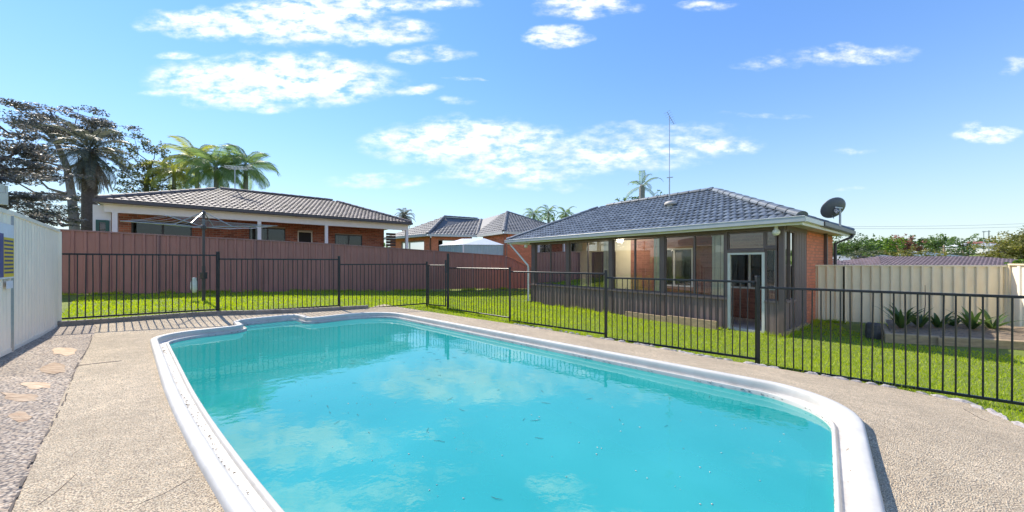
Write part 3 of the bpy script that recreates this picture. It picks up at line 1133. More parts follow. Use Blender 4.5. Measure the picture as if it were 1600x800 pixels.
# the gate is a thing of its own
gate = thing('pool_gate', 'narrow black pool gate at the far corner of the pool fence', 'gate', ((PD[0] + PE[0]) / 2, (PD[1] + PE[1]) / 2, .25))
gd = (Vector(PE) - Vector(PD)).normalized()
fence_panel(gate, Vector(PD) + gd * .05, Vector(PE) - gd * .06, .28, 1.2, 6, .02)
for s in (.07, .80 - .09):
    x = Vector(PD) + gd * s
    b = MB(); b.box(x.x - .016, x.x + .016, x.y - .016, x.y + .016, .30, 1.465)
    b.build('gate_stile', FENCE_MAT, gate)
b = MB()
x = Vector(PE) - gd * .075
b.box(x.x - .03, x.x + .02, x.y - .05, x.y - .02, 1.25, 1.62)
b.build('latch', M['door_dark'], gate)


# ------------------------------------------------------------------ ribbed steel fences
def ribbed(p, q, zb0, zb1, zt0, zt1, pitch=.26, depth=.03, prof=((0, 0), (.62, 0), (.70, 1), (.92, 1), (1.0, 0)), thick=.003):
    """a sheet from p to q with trapezoid ribs, as a closed thin solid"""
    p, q = Vector(p), Vector(q)
    d = q - p; L = d.length; d.normalize()
    n = Vector((d.y, -d.x))
    xs = []
    k = 0
    while True:
        for (f, o_) in prof[:-1]:
            s = (k + f) * pitch
            if s > L:
                break
            xs.append((s, o_ * depth))
        k += 1
        if k * pitch > L:
            break
    xs.append((L, 0))
    b = MB()
    vs, fs = [], []
    for (s, o_) in xs:
        t = s / L
        for oo in (o_, o_ - thick):
            x = p + d * s + n * oo
            vs.append((x.x, x.y, zb0 + (zb1 - zb0) * t)); vs.append((x.x, x.y, zt0 + (zt1 - zt0) * t))
    for i in range(len(xs) - 1):
        a, c = i * 4, (i + 1) * 4
        fs += [(a, c, c + 1, a + 1), (a + 2, a + 3, c + 3, c + 2), (a + 1, c + 1, c + 3, a + 3), (a, a + 2, c + 2, c)]
    b.add(vs, fs)
    return b


def steel_fence(root, pts, hts, bay, material, railmat, post_w=.06, pitch=.24, depth=.03):
    """pts: polyline xy; hts: (bottom z, top z) at each point"""
    for (p, q, (b0, t0), (b1, t1)) in zip(pts[:-1], pts[1:], hts[:-1], hts[1:]):
        p, q = Vector(p), Vector(q)
        L = (q - p).length
        nb = max(1, round(L / bay))
        d = (q - p).normalized(); nn = Vector((d.y, -d.x))
        for i in range(nb):
            s0, s1 = i / nb, (i + 1) / nb
            a, c = p.lerp(q, s0), p.lerp(q, s1)
            lb0, lb1, lt0, lt1 = b0 + (b1 - b0) * s0, b0 + (b1 - b0) * s1, t0 + (t1 - t0) * s0, t0 + (t1 - t0) * s1
            ribbed(a + d * .02, c - d * .02, lb0, lb1, lt0 - .02, lt1 - .02, pitch, depth).build('panel', material, root)
            b = MB()
            m = nn * .017
            b.beam((a.x + m.x, a.y + m.y, lt0), (c.x + m.x, c.y + m.y, lt1), .055, .04)
            b.build('top_rail', railmat, root)
            b = MB()
            b.box(a.x + m.x - post_w / 2, a.x + m.x + post_w / 2, a.y + m.y - post_w / 2, a.y + m.y + post_w / 2, lb0 - .1, lt0 - .03)
            b.build('post', railmat, root)
        c = q + nn * .017
        b = MB()
        b.box(c.x - post_w / 2, c.x + post_w / 2, c.y - post_w / 2, c.y + post_w / 2, b1 - .1, t1 - .03)
        b.build('post', railmat, root)


mf = thing('steel_fence', 'long maroon ribbed steel boundary fence across the back lawn', 'fence', (*M1, .43))
steel_fence(mf, [M0, M1, M2], [(.74, 2.56), (.43, 2.27), (.11, 1.91)], 2.35, M['maroon'], M['maroon_rail'])
steel_fence(mf, [M2 + MDIR * .06, M3], [(.10, 1.88), (-.02, 1.15)], 2.4, M['maroon'], M['maroon_rail'])

cf = thing('steel_fence', 'cream ribbed steel fence joining the brick house to the right boundary', 'fence', (8.83, 10.2, -.14))
CF0, CF1 = Vector((8.78, 10.22)), Vector((12.28, 8.65))
steel_fence(cf, [CF0, CF0.lerp(CF1, .2), CF1], [(-.12, 1.46), (-.13, 1.46), (-.14, 1.46)], 3.0, M['cream'], M['cream'], post_w=.05, pitch=.2, depth=.036)
rf = thing('steel_fence', 'smooth white steel side fence at the far right edge of the lawn', 'fence', (12.3, 8.6, -.14))
RF1 = CF1 + Vector((-.25, -.97)) * 5.6
steel_fence(rf, [CF1 + Vector((.03, -.06)), RF1], [(-.14, 1.50), (-.16, 1.48)], 2.8, M['pale'], M['cream'], post_w=.05)

# pale steel wall by the side path, in two leaves, with the sign
lw = thing('steel_wall', 'pale corrugated steel wall at the left beside the stony path', 'wall', (-7.2, 5.3, .42))
LW1, LW0 = Vector((-8.1, 6.2)), Vector((-6.2, 4.27))
_wd = (LW0 - LW1).normalized()
fine = ((0, 0), (.35, 0), (.5, 1), (.85, 1), (1.0, 0))
ribbed(LW0, LW1, .45, .40, 2.15, 2.09, .145, .012, fine).build('panel', M['pale'], lw)
b = MB(); b.beam((*LW0, 2.17), (*LW1, 2.11), .05, .05); b.build('top_rail', M['pale'], lw)
b = MB(); b.beam((*LW0, .46), (*LW1, .41), .03, .06); b.build('bottom_rail', M['pale'], lw)
for p, z in ((LW1, .35), (LW0, .4)):
    b = MB(); b.box(p.x - .03, p.x + .03, p.y - .03, p.y + .03, z, z + 1.75); b.build('post', M['pale'], lw)
lg = thing('steel_gate', 'pale steel gate leaf carrying the yellow sign at the left edge', 'gate', (-5.9, 3.9, .45))
_gn = Vector((_wd.y, -_wd.x))
G0 = LW0 + _wd * .06 - _gn * .03
G1 = G0 + _wd * 1.6
ribbed(G1, G0, .50, .46, 2.13, 2.13, .145, .012, fine).build('panel', M['pale'], lg)
b = MB(); b.beam((*G0, 2.15), (*G1, 2.15), .04, .05); b.build('top_rail', M['pale'], lg)
b = MB(); b.beam((*G0, .48), (*G1, .52), .03, .05); b.build('bottom_rail', M['pale'], lg)
b = MB(); b.box(G0.x - .02, G0.x + .02, G0.y - .02, G0.y + .02, .46, 2.12); b.build('stile', M['galv'], lg)
# sign
nrm = Vector((LW0 - LW1).normalized()); side = Vector((-nrm.y, nrm.x))
if side.dot(-LW0) < 0:
    side = -side


def sign_box(b, s0, s1, z0, z1, o0, o1):
    ps = []
    for z in (z0, z1):
        for (s, o_) in ((s0, o0), (s1, o0), (s1, o1), (s0, o1)):
            q = G0 + _wd * s + side * o_
            ps.append((q.x, q.y, z))
    b.hexa(ps)


sg = thing('safety_sign', 'yellow and navy pool safety sign on the pale steel gate', 'sign', (G0.x, G0.y, 1.7))
b = MB(); sign_box(b, .05, .75, 1.36, 2.0, .03, .036); b.build('sheet', M['signwhite'], sg)
b = MB(); sign_box(b, .06, .42, 1.38, 1.84, .0365, .039); b.build('yellow_panel', M['yellow'], sg)
b = MB(); sign_box(b, .425, .74, 1.38, 1.88, .0365, .039); b.build('navy_panel', M['navy'], sg)
b = MB()
for i in range(9):
    z = 1.80 - i * .046
    e = .08 + rng.uniform(0, .012)
    while e < .40:
        w = rng.uniform(.012, .035)
        sign_box(b, e, min(e + w, .41), z - .011, z + .011, .0393, .041)
        e += w + .009
b.build('print', M['navy'], sg, kind='stuff')
sg2 = MB(); sign_box(sg2, .07, .3, 1.24, 1.33, .03, .035)
o = sg2.build('notice', M['signwhite']); tag(o, 'small white notice under the yellow sign on the steel gate', 'notice')

# ------------------------------------------------------------------ tiled roofs, brickwork
def tile_pts(w, l, amp, lip):
    xs = [0.02, .16, .36, .64, .84, .98]
    zs = [0, .6, 1, 1, .6, 0]
    vs = []
    for x, z in zip(xs, zs):
        vs.append((x * w, 0, z * amp + lip))          # front edge, top
    for x, z in zip(xs, zs):
        vs.append((x * w, l + .02, z * amp + .004))   # tail, tucked under the next course
    for x, z in zip(xs, zs):
        vs.append((x * w, 0, z * amp * .2))           # front lip bottom
    n = len(xs)
    fs = []
    for i in range(n - 1):
        fs.append((i, i + 1, n + i + 1, n + i))
        fs.append((2 * n + i, 2 * n + i + 1, i + 1, i))
    return vs, fs


def ray_plane(px, py, P, n):
    d = Vector(((px - 800) / FPX, 1, (Y0 - py) / FPX))
    o_ = Vector((0, 0, CZ))
    t = (Vector(P) - o_).dot(n) / d.dot(n)
    return o_ + d * t


def tiled_roof(root, faces, material, w=.30, l=.33, amp=.028, lip=.026, individual=0, names=('roof', 'roof_tile')):
    """faces: list of (polygon of 3-D points, first edge = eave). Full tiles nearest the camera are objects, the rest one mesh"""
    ub = MB()
    for pts in faces:
        ub.add(pts, [tuple(range(len(pts)))])
    roof = ub.build(names[0], material, root)
    full, rest = [], []
    frames = []
    for pts in faces:
        P = [Vector(p) for p in pts]
        ea = (P[1] - P[0]).normalized()
        nn = (P[1] - P[0]).cross(P[2] - P[1]).normalized()
        if nn.z < 0:
            nn = -nn
        eb = nn.cross(ea)
        if eb.dot(P[2] - P[0]) < 0:
            eb = -eb
        poly = [((p - P[0]).dot(ea), (p - P[0]).dot(eb)) for p in P]
        fi = len(frames)
        frames.append((P[0] + nn * .012, ea, eb, nn, poly))
        amin, amax = min(a for a, _ in poly), max(a for a, _ in poly)
        bmax = max(b for _, b in poly)
        row = 0
        b = -.04
        while b < bmax:
            a = amin - (w / 2 if row % 2 else 0)
            while a < amax:
                cx = np.array([a + .02, a + w - .02, a + .02, a + w - .02]); cy = np.array([b + .06, b + .06, b + l, b + l])
                ins = inside(poly, cx, cy)
                if ins.all():
                    c = P[0] + ea * (a + w / 2) + eb * (b + l / 2)
                    full.append(((c - Vector((0, 0, CZ))).length, fi, a, b))
                else:
                    cx = np.linspace(a, a + w, 5); g = np.meshgrid(cx, np.linspace(b + .04, b + l, 5))
                    if inside(poly, g[0].ravel(), g[1].ravel()).any():
                        rest.append((fi, a, b))
            # next tile
                a += w
            b += l
            row += 1
    full.sort()
    vs, fs = tile_pts(w, l, amp, lip)
    tme = bpy.data.meshes.new(names[1]); tme.from_pydata(vs, [], fs); tme.materials.append(material)
    for k, (dist, fi, a, b) in enumerate(full):
        if k >= individual:
            rest.append((fi, a, b))
            continue
        O, ea, eb, nn, _ = frames[fi]
        p = O + ea * (a + rng.gauss(0, .003)) + eb * (b + rng.gauss(0, .004)) + nn * rng.uniform(0, .004)
        o = bpy.data.objects.new(names[1], tme); COL.objects.link(o)
        o.parent = roof
        m = Matrix((ea, eb, nn)).transposed().to_4x4()
        m.translation = p - wloc(roof)
        o.matrix_basis = m
    # the remaining tiles, cut to the outline, as one mesh per roof
    allv, allf = [], []
    for fi, (O, ea, eb, nn, poly) in enumerate(frames):
        mine = [(a, b) for f_, a, b in rest if f_ == fi]
        if not mine:
            continue
        bm = bmesh.new()
        for a, b in mine:
            q = [bm.verts.new((x + a, y + b + rng.gauss(0, .003), z + rng.uniform(0, .004))) for x, y, z in vs]
            for f in fs:
                bm.faces.new([q[i] for i in f])
        cxm, cym = sum(p[0] for p in poly) / len(poly), sum(p[1] for p in poly) / len(poly)
        for i in range(len(poly)):
            p0, p1 = Vector((*poly[i], 0)), Vector((*poly[(i + 1) % len(poly)], 0))
            d = (p1 - p0)
            if d.length < 1e-4:
                continue
            nrm_ = Vector((d.y, -d.x, 0)).normalized()
            if nrm_.dot(Vector((cxm, cym, 0)) - p0) > 0:
                nrm_ = -nrm_
            if i == 0:
                p0 = p0 + nrm_ * .06
            bmesh.ops.bisect_plane(bm, geom=list(bm.verts) + list(bm.edges) + list(bm.faces), plane_co=p0, plane_no=nrm_, clear_outer=True)
        bm.verts.index_update()
        base = len(allv)
        allv += [tuple(O + ea * v.co.x + eb * v.co.y + nn * v.co.z) for v in bm.verts]
        allf += [tuple(v.index + base for v in f.verts) for f in bm.faces]
        bm.free()
    if allv:
        b = MB(); b.v, b.f = allv, allf
        b.build('tile_courses', material, roof, kind='stuff')
    return roof


def ridge_caps(root, roof, lines, material, r=.12, seg=.40, lift=.03):
    key = ('cap', material.name, r)
    n = 8
    vs, fs = [], []
    for (y, rr) in ((0, r * 1.08), (seg * 1.04, r * .94)):
        for k in range(n + 1):
            an = math.pi * k / n
            vs.append((math.cos(an) * rr, y, math.sin(an) * rr * .8))
    for k in range(n):
        fs.append((k, k + 1, n + 2 + k, n + 1 + k))
    fs.append(tuple(range(n, -1, -1)))
    me = bpy.data.meshes.new('ridge_cap'); me.from_pydata(vs, [], fs); me.materials.append(material)
    for (p, q) in lines:
        p, q = Vector(p), Vector(q)
        d = (q - p); L = d.length; d.normalize()
        s = d.cross(Vector((0, 0, 1))).normalized()
        u = s.cross(d)
        for i in range(int(L / seg)):
            o = bpy.data.objects.new('ridge_cap', me); COL.objects.link(o)
            o.parent = roof
            m = Matrix((s, d, u)).transposed().to_4x4()
            m.translation = p + d * (i * seg) + Vector((0, 0, lift)) - wloc(roof)
            o.matrix_basis = m


def bricks(root, O, ex, L, z0, z1, nrm_, holes, bmat, mmat, name='brickwork', wall_depth=.11):
    """a mortar slab with every brick standing proud of it"""
    O = Vector(O); ex = Vector(ex); nrm_ = Vector(nrm_)
    bl, bh, j = .23, .076, .011

    def spans(za, zb):
        seg = [(0, L)]
        for (a, c, zc, zd) in holes:
            if zb > zc and za < zd:
                new = []
                for (s, e) in seg:
                    if c <= s or a >= e:
                        new.append((s, e)); continue
                    if a > s:
                        new.append((s, a))
                    if c < e:
                        new.append((c, e))
                seg = new
        return seg
    cuts = sorted({z0, z1, *[h[2] for h in holes if z0 < h[2] < z1], *[h[3] for h in holes if z0 < h[3] < z1]})
    wb = MB()

    def blk(b, s, e, za, zb, o0, o1):
        ps = []
        for z in (za, zb):
            for (x, o_) in ((s, o0), (e, o0), (e, o1), (s, o1)):
                q = O + ex * x + nrm_ * o_
                ps.append((q.x, q.y, z))
        b.hexa(ps)
    for za, zb in zip(cuts, cuts[1:]):
        for (s, e) in spans(za, zb):
            blk(wb, s, e, za, zb, 0, -wall_depth)
    wall = wb.build('wall', mmat, root)
    bb = MB()
    row = 0
    z = z0 + .004
    while z + bh < z1:
        for (s, e) in spans(z, z + bh):
            x = math.floor(s / (bl + j)) * (bl + j) - (row % 2) * (bl + j) / 2
            while x < e:
                a, c = max(x, s), min(x + bl, e)
                if c - a > .03:
                    blk(bb, a, c, z, z + bh, .008 + rng.uniform(0, .003), -.01)
                x += bl + j
        z += bh + j
        row += 1
    o = bb.build(name, bmat, wall, kind='stuff')
    return wall


# ------------------------------------------------------------------ the brick house with the glazed porch
TAN = math.tan(R(26))
EZ = 2.56
house = thing('brick_house', 'orange brick house with slate blue tiled hip roof and glazed brown porch', 'house', HP(4.5, 2.7, -.2))


def hbox(b, t0, t1, d0, d1, z0, z1):
    b.hexa([HP(t0, d0, z0), HP(t1, d0, z0), HP(t1, d1, z0), HP(t0, d1, z0), HP(t0, d0, z1), HP(t1, d0, z1), HP(t1, d1, z1), HP(t0, d1, z1)])


def tpx(px):
    k = (px - 800) / FPX
    return (HW1.x - HW1.y * k) / (.62 + .785 * k)


def dpx(px):
    k = (px - 800) / FPX
    return (HW1.y * k - HW1.x) / (.785 - .62 * k)


T0, T1, D0_, D1_ = -.40, 10.45, -.30, 5.84
HALF = (D1_ - D0_) / 2
RZ = EZ + HALF * TAN
DM = (D0_ + D1_) / 2
RA, RB = T0 + HALF, T1 - HALF
faces = [
    [HP(T0, D0_, EZ), HP(T1, D0_, EZ), HP(RB, DM, RZ), HP(RA, DM, RZ)],
    [HP(T0, D1_, EZ), HP(T0, D0_, EZ), HP(RA, DM, RZ)],
    [HP(T1, D0_, EZ), HP(T1, D1_, EZ), HP(RB, DM, RZ)],
    [HP(T1, D1_, EZ), HP(T0, D1_, EZ), HP(RA, DM, RZ), HP(RB, DM, RZ)]]
roof = tiled_roof(house, faces, M['tile_m'], individual=300, w=.165, l=.26, amp=.024, lip=.028)
ridge_caps(house, roof, [(HP(T0, D0_, EZ + .02), HP(RA, DM, RZ)), (HP(T1, D0_, EZ + .02), HP(RB, DM, RZ)), (HP(RA, DM, RZ), HP(RB, DM, RZ)),
                         (HP(T0, D1_, EZ + .02), HP(RA, DM, RZ))], M['tile_m'], lift=.02)
# soffit, gutters, fascias
b = MB(); hbox(b, T0 + .06, T1 - .06, D0_ + .05, D1_ - .05, 2.445, 2.47); b.build('soffit', M['offwhite'], house)
b = MB()
hbox(b, T0 - .07, T1 + .05, D0_ - .11, D0_ - .085, 2.46, 2.575)
hbox(b, T0 - .07, T1 + .05, D0_ - .085, D0_ + .01, 2.452, 2.47)
b.tube([HP(T0 - .07, D0_ - .105, 2.578), HP(T1 + .05, D0_ - .105, 2.578)], .014, 6)
b.build('front_gutter', M['gutter'], house)
b = MB(); hbox(b, T0, T1, D0_ + .012, D0_ + .035, 2.40, 2.54); b.build('front_fascia', M['white'], house)
b = MB(); hbox(b, T0 + .01, T0 + .04, D0_ + .04, D1_, 2.40, 2.56)
hbox(b, T0 - .075, T0 + .008, D0_ - .06, 1.4, 2.47, 2.575); b.build('end_fascia', M['white'], house)
b = MB()
hbox(b, T0 - .10, T0 - .075, 1.42, D1_ + .06, 2.48, 2.585)
hbox(b, T0 - .075, T0 + .008, 1.42, D1_ + .06, 2.465, 2.482)
b.build('end_gutter', M['gutter_d'], house)
b = MB(); hbox(b, T1 - .04, T1 - .01, D0_ + .04, D1_, 2.40, 2.55); b.build('far_fascia', M['white'], house)
# downpipes
b = MB()
b.tube([HP(10.2, -.33, 2.46), HP(10.15, -.30, 2.34), HP(9.24, -.05, 1.42), HP(9.21, -.05, 1.3), HP(9.21, -.05, -.15)], .04, 8)
b.build('white_downpipe', M['white'], house)
b = MB()
b.tube([HP(T0 - .05, D1_ - .1, 2.47), HP(T0 - .02, D1_ - .14, 2.38), HP(-.06, 5.46, 2.18), HP(-.06, 5.45, -.2)], .045, 8)
b.build('black_downpipe', M['gutter_d'], house)
b = MB(); hbox(b, -.09, -.012, 4.08, 4.2, -.2, 2.44); b.build('brown_downpipe', M['brown_dark'], house)
# slab and plinth
b = MB(); hbox(b, -.01, 9.12, .05, 5.4, -.35, -.165); b.build('floor_slab', M['concrete_in'], house)
b = MB(); hbox(b, -.05, -.005, .02, 2.0, -.3, -.09); b.build('plinth', M['timber'], house)
# brick end wall and the rest of the brick body
bricks(house, HP(-.0, 2.02, 0), (HB.x, HB.y, 0), 3.4, -.3, 2.45, (-HA.x, -HA.y, 0), [], M['brick_m'], M['mortar_o'])
bricks(house, HP(9.6, 5.42, 0), (-HB.x, -HB.y, 0), 3.4, -.3, 2.45, (HA.x, HA.y, 0), [], M['brick_m'], M['mortar_o'])
b = MB(); hbox(b, .12, 9.48, 5.3, 5.42, -.3, 2.45); b.build('back_wall', M['brick_m'], house)
# inner wall between porch and rooms (seen through the glass)
SZ, HZ = .62, 2.33
inner_holes = [(.65, 2.0, .75, 1.95), (3.0, 4.3, .7, 2.05), (6.1, 7.3, -.15, 2.0), (8.0, 8.9, -.15, 2.0)]
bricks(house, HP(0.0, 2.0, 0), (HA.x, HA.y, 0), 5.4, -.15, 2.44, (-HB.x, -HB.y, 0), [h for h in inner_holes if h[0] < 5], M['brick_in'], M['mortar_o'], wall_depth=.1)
b = MB()
seg = [(5.4, 6.1), (7.3, 8.0), (8.9, 9.6)]
for s, e in seg:
    hbox(b, s, e, 2.0, 2.1, -.15, 2.44)
hbox(b, 6.1, 7.3, 2.0, 2.1, 2.0, 2.44); hbox(b, 8.0, 8.9, 2.0, 2.1, 2.0, 2.44)
b.build('inner_wall', M['wall_in'], house)
for k, (s, e, z0, z1) in enumerate(inner_holes):
    f = MB()
    fm = M['white'] if k < 2 else M['door_dark']
    w = .05
    hbox(f, s, s + w, 1.97, 2.06, z0, z1); hbox(f, e - w, e, 1.97, 2.06, z0, z1)
    hbox(f, s + w, e - w, 1.97, 2.06, z0, z0 + w); hbox(f, s + w, e - w, 1.97, 2.06, z1 - w, z1)
    hbox(f, (s + e) / 2 - .03, (s + e) / 2 + .03, 1.975, 2.055, z0 + w, z1 - w)
    fo = f.build('inner_window' if k < 2 else 'sliding_door', fm, house)
    g = MB(); hbox(g, s + w, e - w, 2.012, 2.018, z0 + w, z1 - w); g.build('pane', M['glass_d'], fo)
    c = MB()
    for i in range(10):
        x = s + (e - s) * (i + .5) / 10
        if rng.random() < .55:
            hbox(c, x - (e - s) / 22, x + (e - s) / 22, 2.2, 2.215 + .01 * (i % 2), z0, z1)
    if c.v:
        c.build('blind', M['curtain'], fo)
b = MB(); hbox(b, .2, 9.4, 3.2, 3.3, -.15, 2.44); b.build('room_wall', M['wall_in'], house)
# porch cladding under the sill, posts, head and sill
posts = [(831, 837), (885, 890), (952, 958), (1032, 1039), (1133, 1137)]
P_T = [(tpx(b_), tpx(a_)) for a_, b_ in posts]
for (s, e) in P_T:
    b = MB(); hbox(b, s, e, -.035, .06, -.25, HZ + .01); b.build('porch_post', M['brown_dark'], house)
tc0, tc1 = -.005, tpx(1213)
b = MB(); hbox(b, tc0, .10, -.03, .10, -.25, HZ + .01); b.build('corner_post', M['brown_dark'], house)
b = MB(); hbox(b, -.02, 9.13, -.04, .08, HZ + .012, 2.44); b.build('head_beam', M['brown_dark'], house)
td0, td1 = tpx(1195), tpx(1137)
b = MB(); hbox(b, td1 + .002, 9.125, -.07, .12, SZ - .06, SZ); b.build('sill', M['brown'], house)
runs = [(P_T[k + 1][1], P_T[k][0]) for k in range(4)]
for (s, e) in runs:
    p, q = HP(e - .002, -.002, 0).xy, HP(s + .002, -.002, 0).xy
    ribbed(p, q, -.24, -.24, SZ - .065, SZ - .065, .16, .028, ((0, 0), (.45, 0), (.55, 1), (.9, 1), (1.0, 0))).build('cladding_panel', M['brown'], house)


def window(t0, t1, z0, z1, mull=(), name='porch_window', fr=None, d=.0, w=.035):
    f = MB()
    hbox(f, t0, t0 + w, d, d + .05, z0, z1); hbox(f, t1 - w, t1, d, d + .05, z0, z1)
    hbox(f, t0 + w, t1 - w, d, d + .05, z0, z0 + w); hbox(f, t0 + w, t1 - w, d, d + .05, z1 - w, z1)
    cuts = [t0 + w] + sorted(mull) + [t1 - w]
    for m in sorted(mull):
        hbox(f, m - .024, m + .024, d - .004, d + .054, z0 + w, z1 - w)
    fo = f.build(name, fr or M['brown_dark'], house)
    for a, c in zip(cuts, cuts[1:]):
        g = MB(); hbox(g, a + .003, c - .003, d + .022, d + .027, z0 + w, z1 - w); g.build('pane', M['glass'], fo)
    return fo


mulls = [[tpx(860)], [tpx(918.5)], [tpx(992)], [tpx(1085)]]
for (s, e), mu in zip(runs, mulls):
    window(s + .002, e - .002, SZ + .002, HZ, mu)
# cream blinds gathered beside the posts
for (a, c) in ((837, 849), (870, 885), (941, 952), (1020, 1032), (1111, 1133)):
    t0, t1 = tpx(c), tpx(a)
    b = MB()
    n = max(3, int((t1 - t0) / .07))
    for i in range(n):
        s = t0 + (t1 - t0) * i / n
        hbox(b, s, s + (t1 - t0) / n * .93, .056 + .014 * (i % 2), .064 + .014 * (i % 2), SZ + .01, HZ - .03)
    b.build('vertical_blind', M['curtain'], house)
# door opening: white frame, transom lights, open screen door leaf inside
f = MB()
zt = 1.80
hbox(f, td0, td0 + .06, -.02, .07, -.2, zt); hbox(f, td1 - .06, td1, -.02, .07, -.2, zt); hbox(f, td0 + .06, td1 - .06, -.02, .07, zt - .05, zt)
fo = f.build('door_frame', M['offwhite'], house)
b = MB(); hbox(b, td0 - .002, td1 + .002, -.03, .075, zt + .002, zt + .075); b.build('transom_rail', M['brown_dark'], house)
window(td0 + .0, td1 - .0, zt + .078, HZ, [], 'transom_window')
td00 = tpx(1214)
b = MB(); hbox(b, td00 - .0, td0 - .002, -.03, .07, zt + .08, zt + .13); b.build('narrow_transom', M['brown_dark'], house)
window(td00, td0 - .003, zt + .132, HZ, [], 'narrow_top_window')
window(td00, td0 - .003, SZ + .002, zt + .078, [], 'narrow_side_window')
b = MB(); hbox(b, .102, td0 - .003, -.05, .1, SZ - .05, SZ); b.build('corner_sill', M['brown'], house)
for i in range(3):
    s0 = .103 + (td0 - .108) * i / 3
    b = MB(); hbox(b, s0, s0 + (td0 - .108) / 3 - .008, -.012, .02, -.24, SZ - .055); b.build('cladding_board', M['brown'], house)


def ebox(b, d0, d1, o0, o1, z0, z1):
    hbox(b, o0, o1, d0, d1, z0, z1)


# end of the porch: windows, ribbed panel and boards below
for (d0, d1) in ((.105, .42), (.46, .86)):
    f = MB(); w = .03
    ebox(f, d0, d0 + w, -.004, .05, SZ, HZ); ebox(f, d1 - w, d1, -.004, .05, SZ, HZ)
    ebox(f, d0 + w, d1 - w, -.004, .05, SZ, SZ + w); ebox(f, d0 + w, d1 - w, -.004, .05, HZ - w, HZ)
    fo = f.build('end_window', M['brown_dark'], house)
    g = MB(); ebox(g, d0 + w, d1 - w, .02, .026, SZ + w, HZ - w); g.build('pane', M['glass'], fo)
b = MB(); ebox(b, .422, .458, -.02, .06, -.2, HZ); b.build('end_mullion', M['brown_dark'], house)
b = MB(); ebox(b, .10, .87, -.04, .08, SZ - .05, SZ - .002); b.build('end_sill', M['brown'], house)
p, q = HP(-.003, .90, 0).xy, HP(-.003, 2.0, 0).xy
ribbed(p, q, -.1, -.1, 2.43, 2.43, .16, .024, ((0, 0), (.45, 0), (.55, 1), (.9, 1), (1.0, 0))).build('cladding_panel', M['brown'], house)
b = MB(); ebox(b, .10, 2.0, -.03, .08, HZ + .003, 2.44); b.build('end_head', M['brown_dark'], house)
for i in range(4):
    d0 = .105 + .19 * i
    b = MB(); ebox(b, d0, d0 + .182, -.004, .02, -.09, SZ - .053); b.build('cladding_board', M['brown'], house)
# porch lamps
for (t, d, z) in ((1.9, 1.0, 2.36), (5.2, 1.0, 2.36)):
    b = MB(); p = HP(t, d, z); b.lathe([(.001, -.07), (.07, -.06), (.12, -.02), (.13, .03), (.12, .08)], p, 14)
    if t > 3:      # the lamp that is on in the photograph
        lit = bpy.data.materials.new('lit_lamp_globe'); lit.use_nodes = True
        lit.node_tree.nodes['Principled BSDF'].inputs['Emission Color'].default_value = (1, .86, .62, 1)
        lit.node_tree.nodes['Principled BSDF'].inputs['Emission Strength'].default_value = 6
        b.build('lit_ceiling_lamp', lit, house, smooth=True)
        ld = bpy.data.lights.new('porch_lamp_light', 'POINT'); ld.energy = 14; ld.color = (1, .88, .70); ld.shadow_soft_size = .13
        lo_ = bpy.data.objects.new('porch_lamp_light', ld); COL.objects.link(lo_); lo_.parent = house; lo_.location = HP(t, d, z - .22) - wloc(house)
    else:
        b.build('ceiling_lamp', M['lamp'], house, smooth=True)
for (px, t, d) in ((0, .12, -.13), (0, 9.3, -.12)):
    b = MB(); p = HP(t, d, 2.27); b.lathe([(.001, -.08), (.05, -.07), (.08, -.02), (.08, .03), (.04, .07), (.035, .16)], p, 14); b.build('eave_lamp', M['lamp'], house, smooth=True)
# white handrail by the porch step and a bench table inside
b = MB()
for d in (.55, .95):
    b.tube([HP(5.0, d, -.16), HP(5.0, d, .55), HP(4.9, d, .62), HP(4.25, d, .28), HP(4.2, d, -.16)], .018, 6)
o = b.build('handrail', M['chrome'], smooth=True); tag(o, 'pale bent handrail seen through the porch glass behind the middle windows', 'handrail')
tb_ = thing('table', 'low dark table inside the porch behind the wide right window', 'table', HP(2.6, 1.0, -.16))
b = MB(); hbox(b, 1.9, 3.3, .7, 1.4, .48, .53); b.build('table_top', M['wood'], tb_)
for (t, d) in ((1.98, .78), (3.22, .78), (1.98, 1.32), (3.22, 1.32)):
    b = MB(); hbox(b, t - .03, t + .03, d - .03, d + .03, -.165, .478); b.build('leg', M['wood'], tb_)
# roof furniture
fp, fn_ = faces[0][0], (faces[0][1] - faces[0][0]).cross(faces[0][2] - faces[0][1]).normalized()
if fn_.z < 0:
    fn_ = -fn_
p = ray_plane(1048, 323, fp, fn_)
vt = thing('roof_vent', 'round pale vent cap on the front slope of the slate blue roof', 'roof vent', p)
b = MB(); b.lathe([(.13, -.12), (.13, .10)], p, 14); b.build('collar', M['vent'], vt, smooth=True)
b = MB(); b.lathe([(.001, .20), (.10, .19), (.19, .15), (.21, .10), (.20, .06), (.13, .055)], p, 16); b.build('cap', M['vent'], vt, smooth=True)
p = ray_plane(1046, 312, fp, fn_)
ztop = CZ + (Y0 - 181) / FPX * p.y
an = thing('television_antenna', 'very tall thin antenna mast on the slate blue roof', 'antenna', p)
b = MB(); b.tube([p - Vector((0, 0, .1)), (p.x, p.y, p.z + .8)], .022, 8); b.build('lower_mast', M['galv'], an)
b = MB(); b.tube([(p.x, p.y, p.z + .8), (p.x, p.y, ztop)], .012, 6); b.build('mast', M['galv'], an)
b = MB(); b.beam((p.x - .10, p.y, p.z + .82), (p.x + .13, p.y, p.z + .84), .03, .03); b.build('clamp', M['galv'], an)
b = MB()
q0, q1 = Vector((p.x - .13, p.y - .1, ztop + .10)), Vector((p.x + .28, p.y + .25, ztop - .20))
b.tube([q0, q1], .008, 5)
for i in range(7):
    c = q0.lerp(q1, i / 6)
    e = Vector((.6, -.7, .25)).normalized() * (.13 - .008 * i)
    b.tube([c - e, c + e], .005, 4)
b.build('aerial', M['galv'], an)
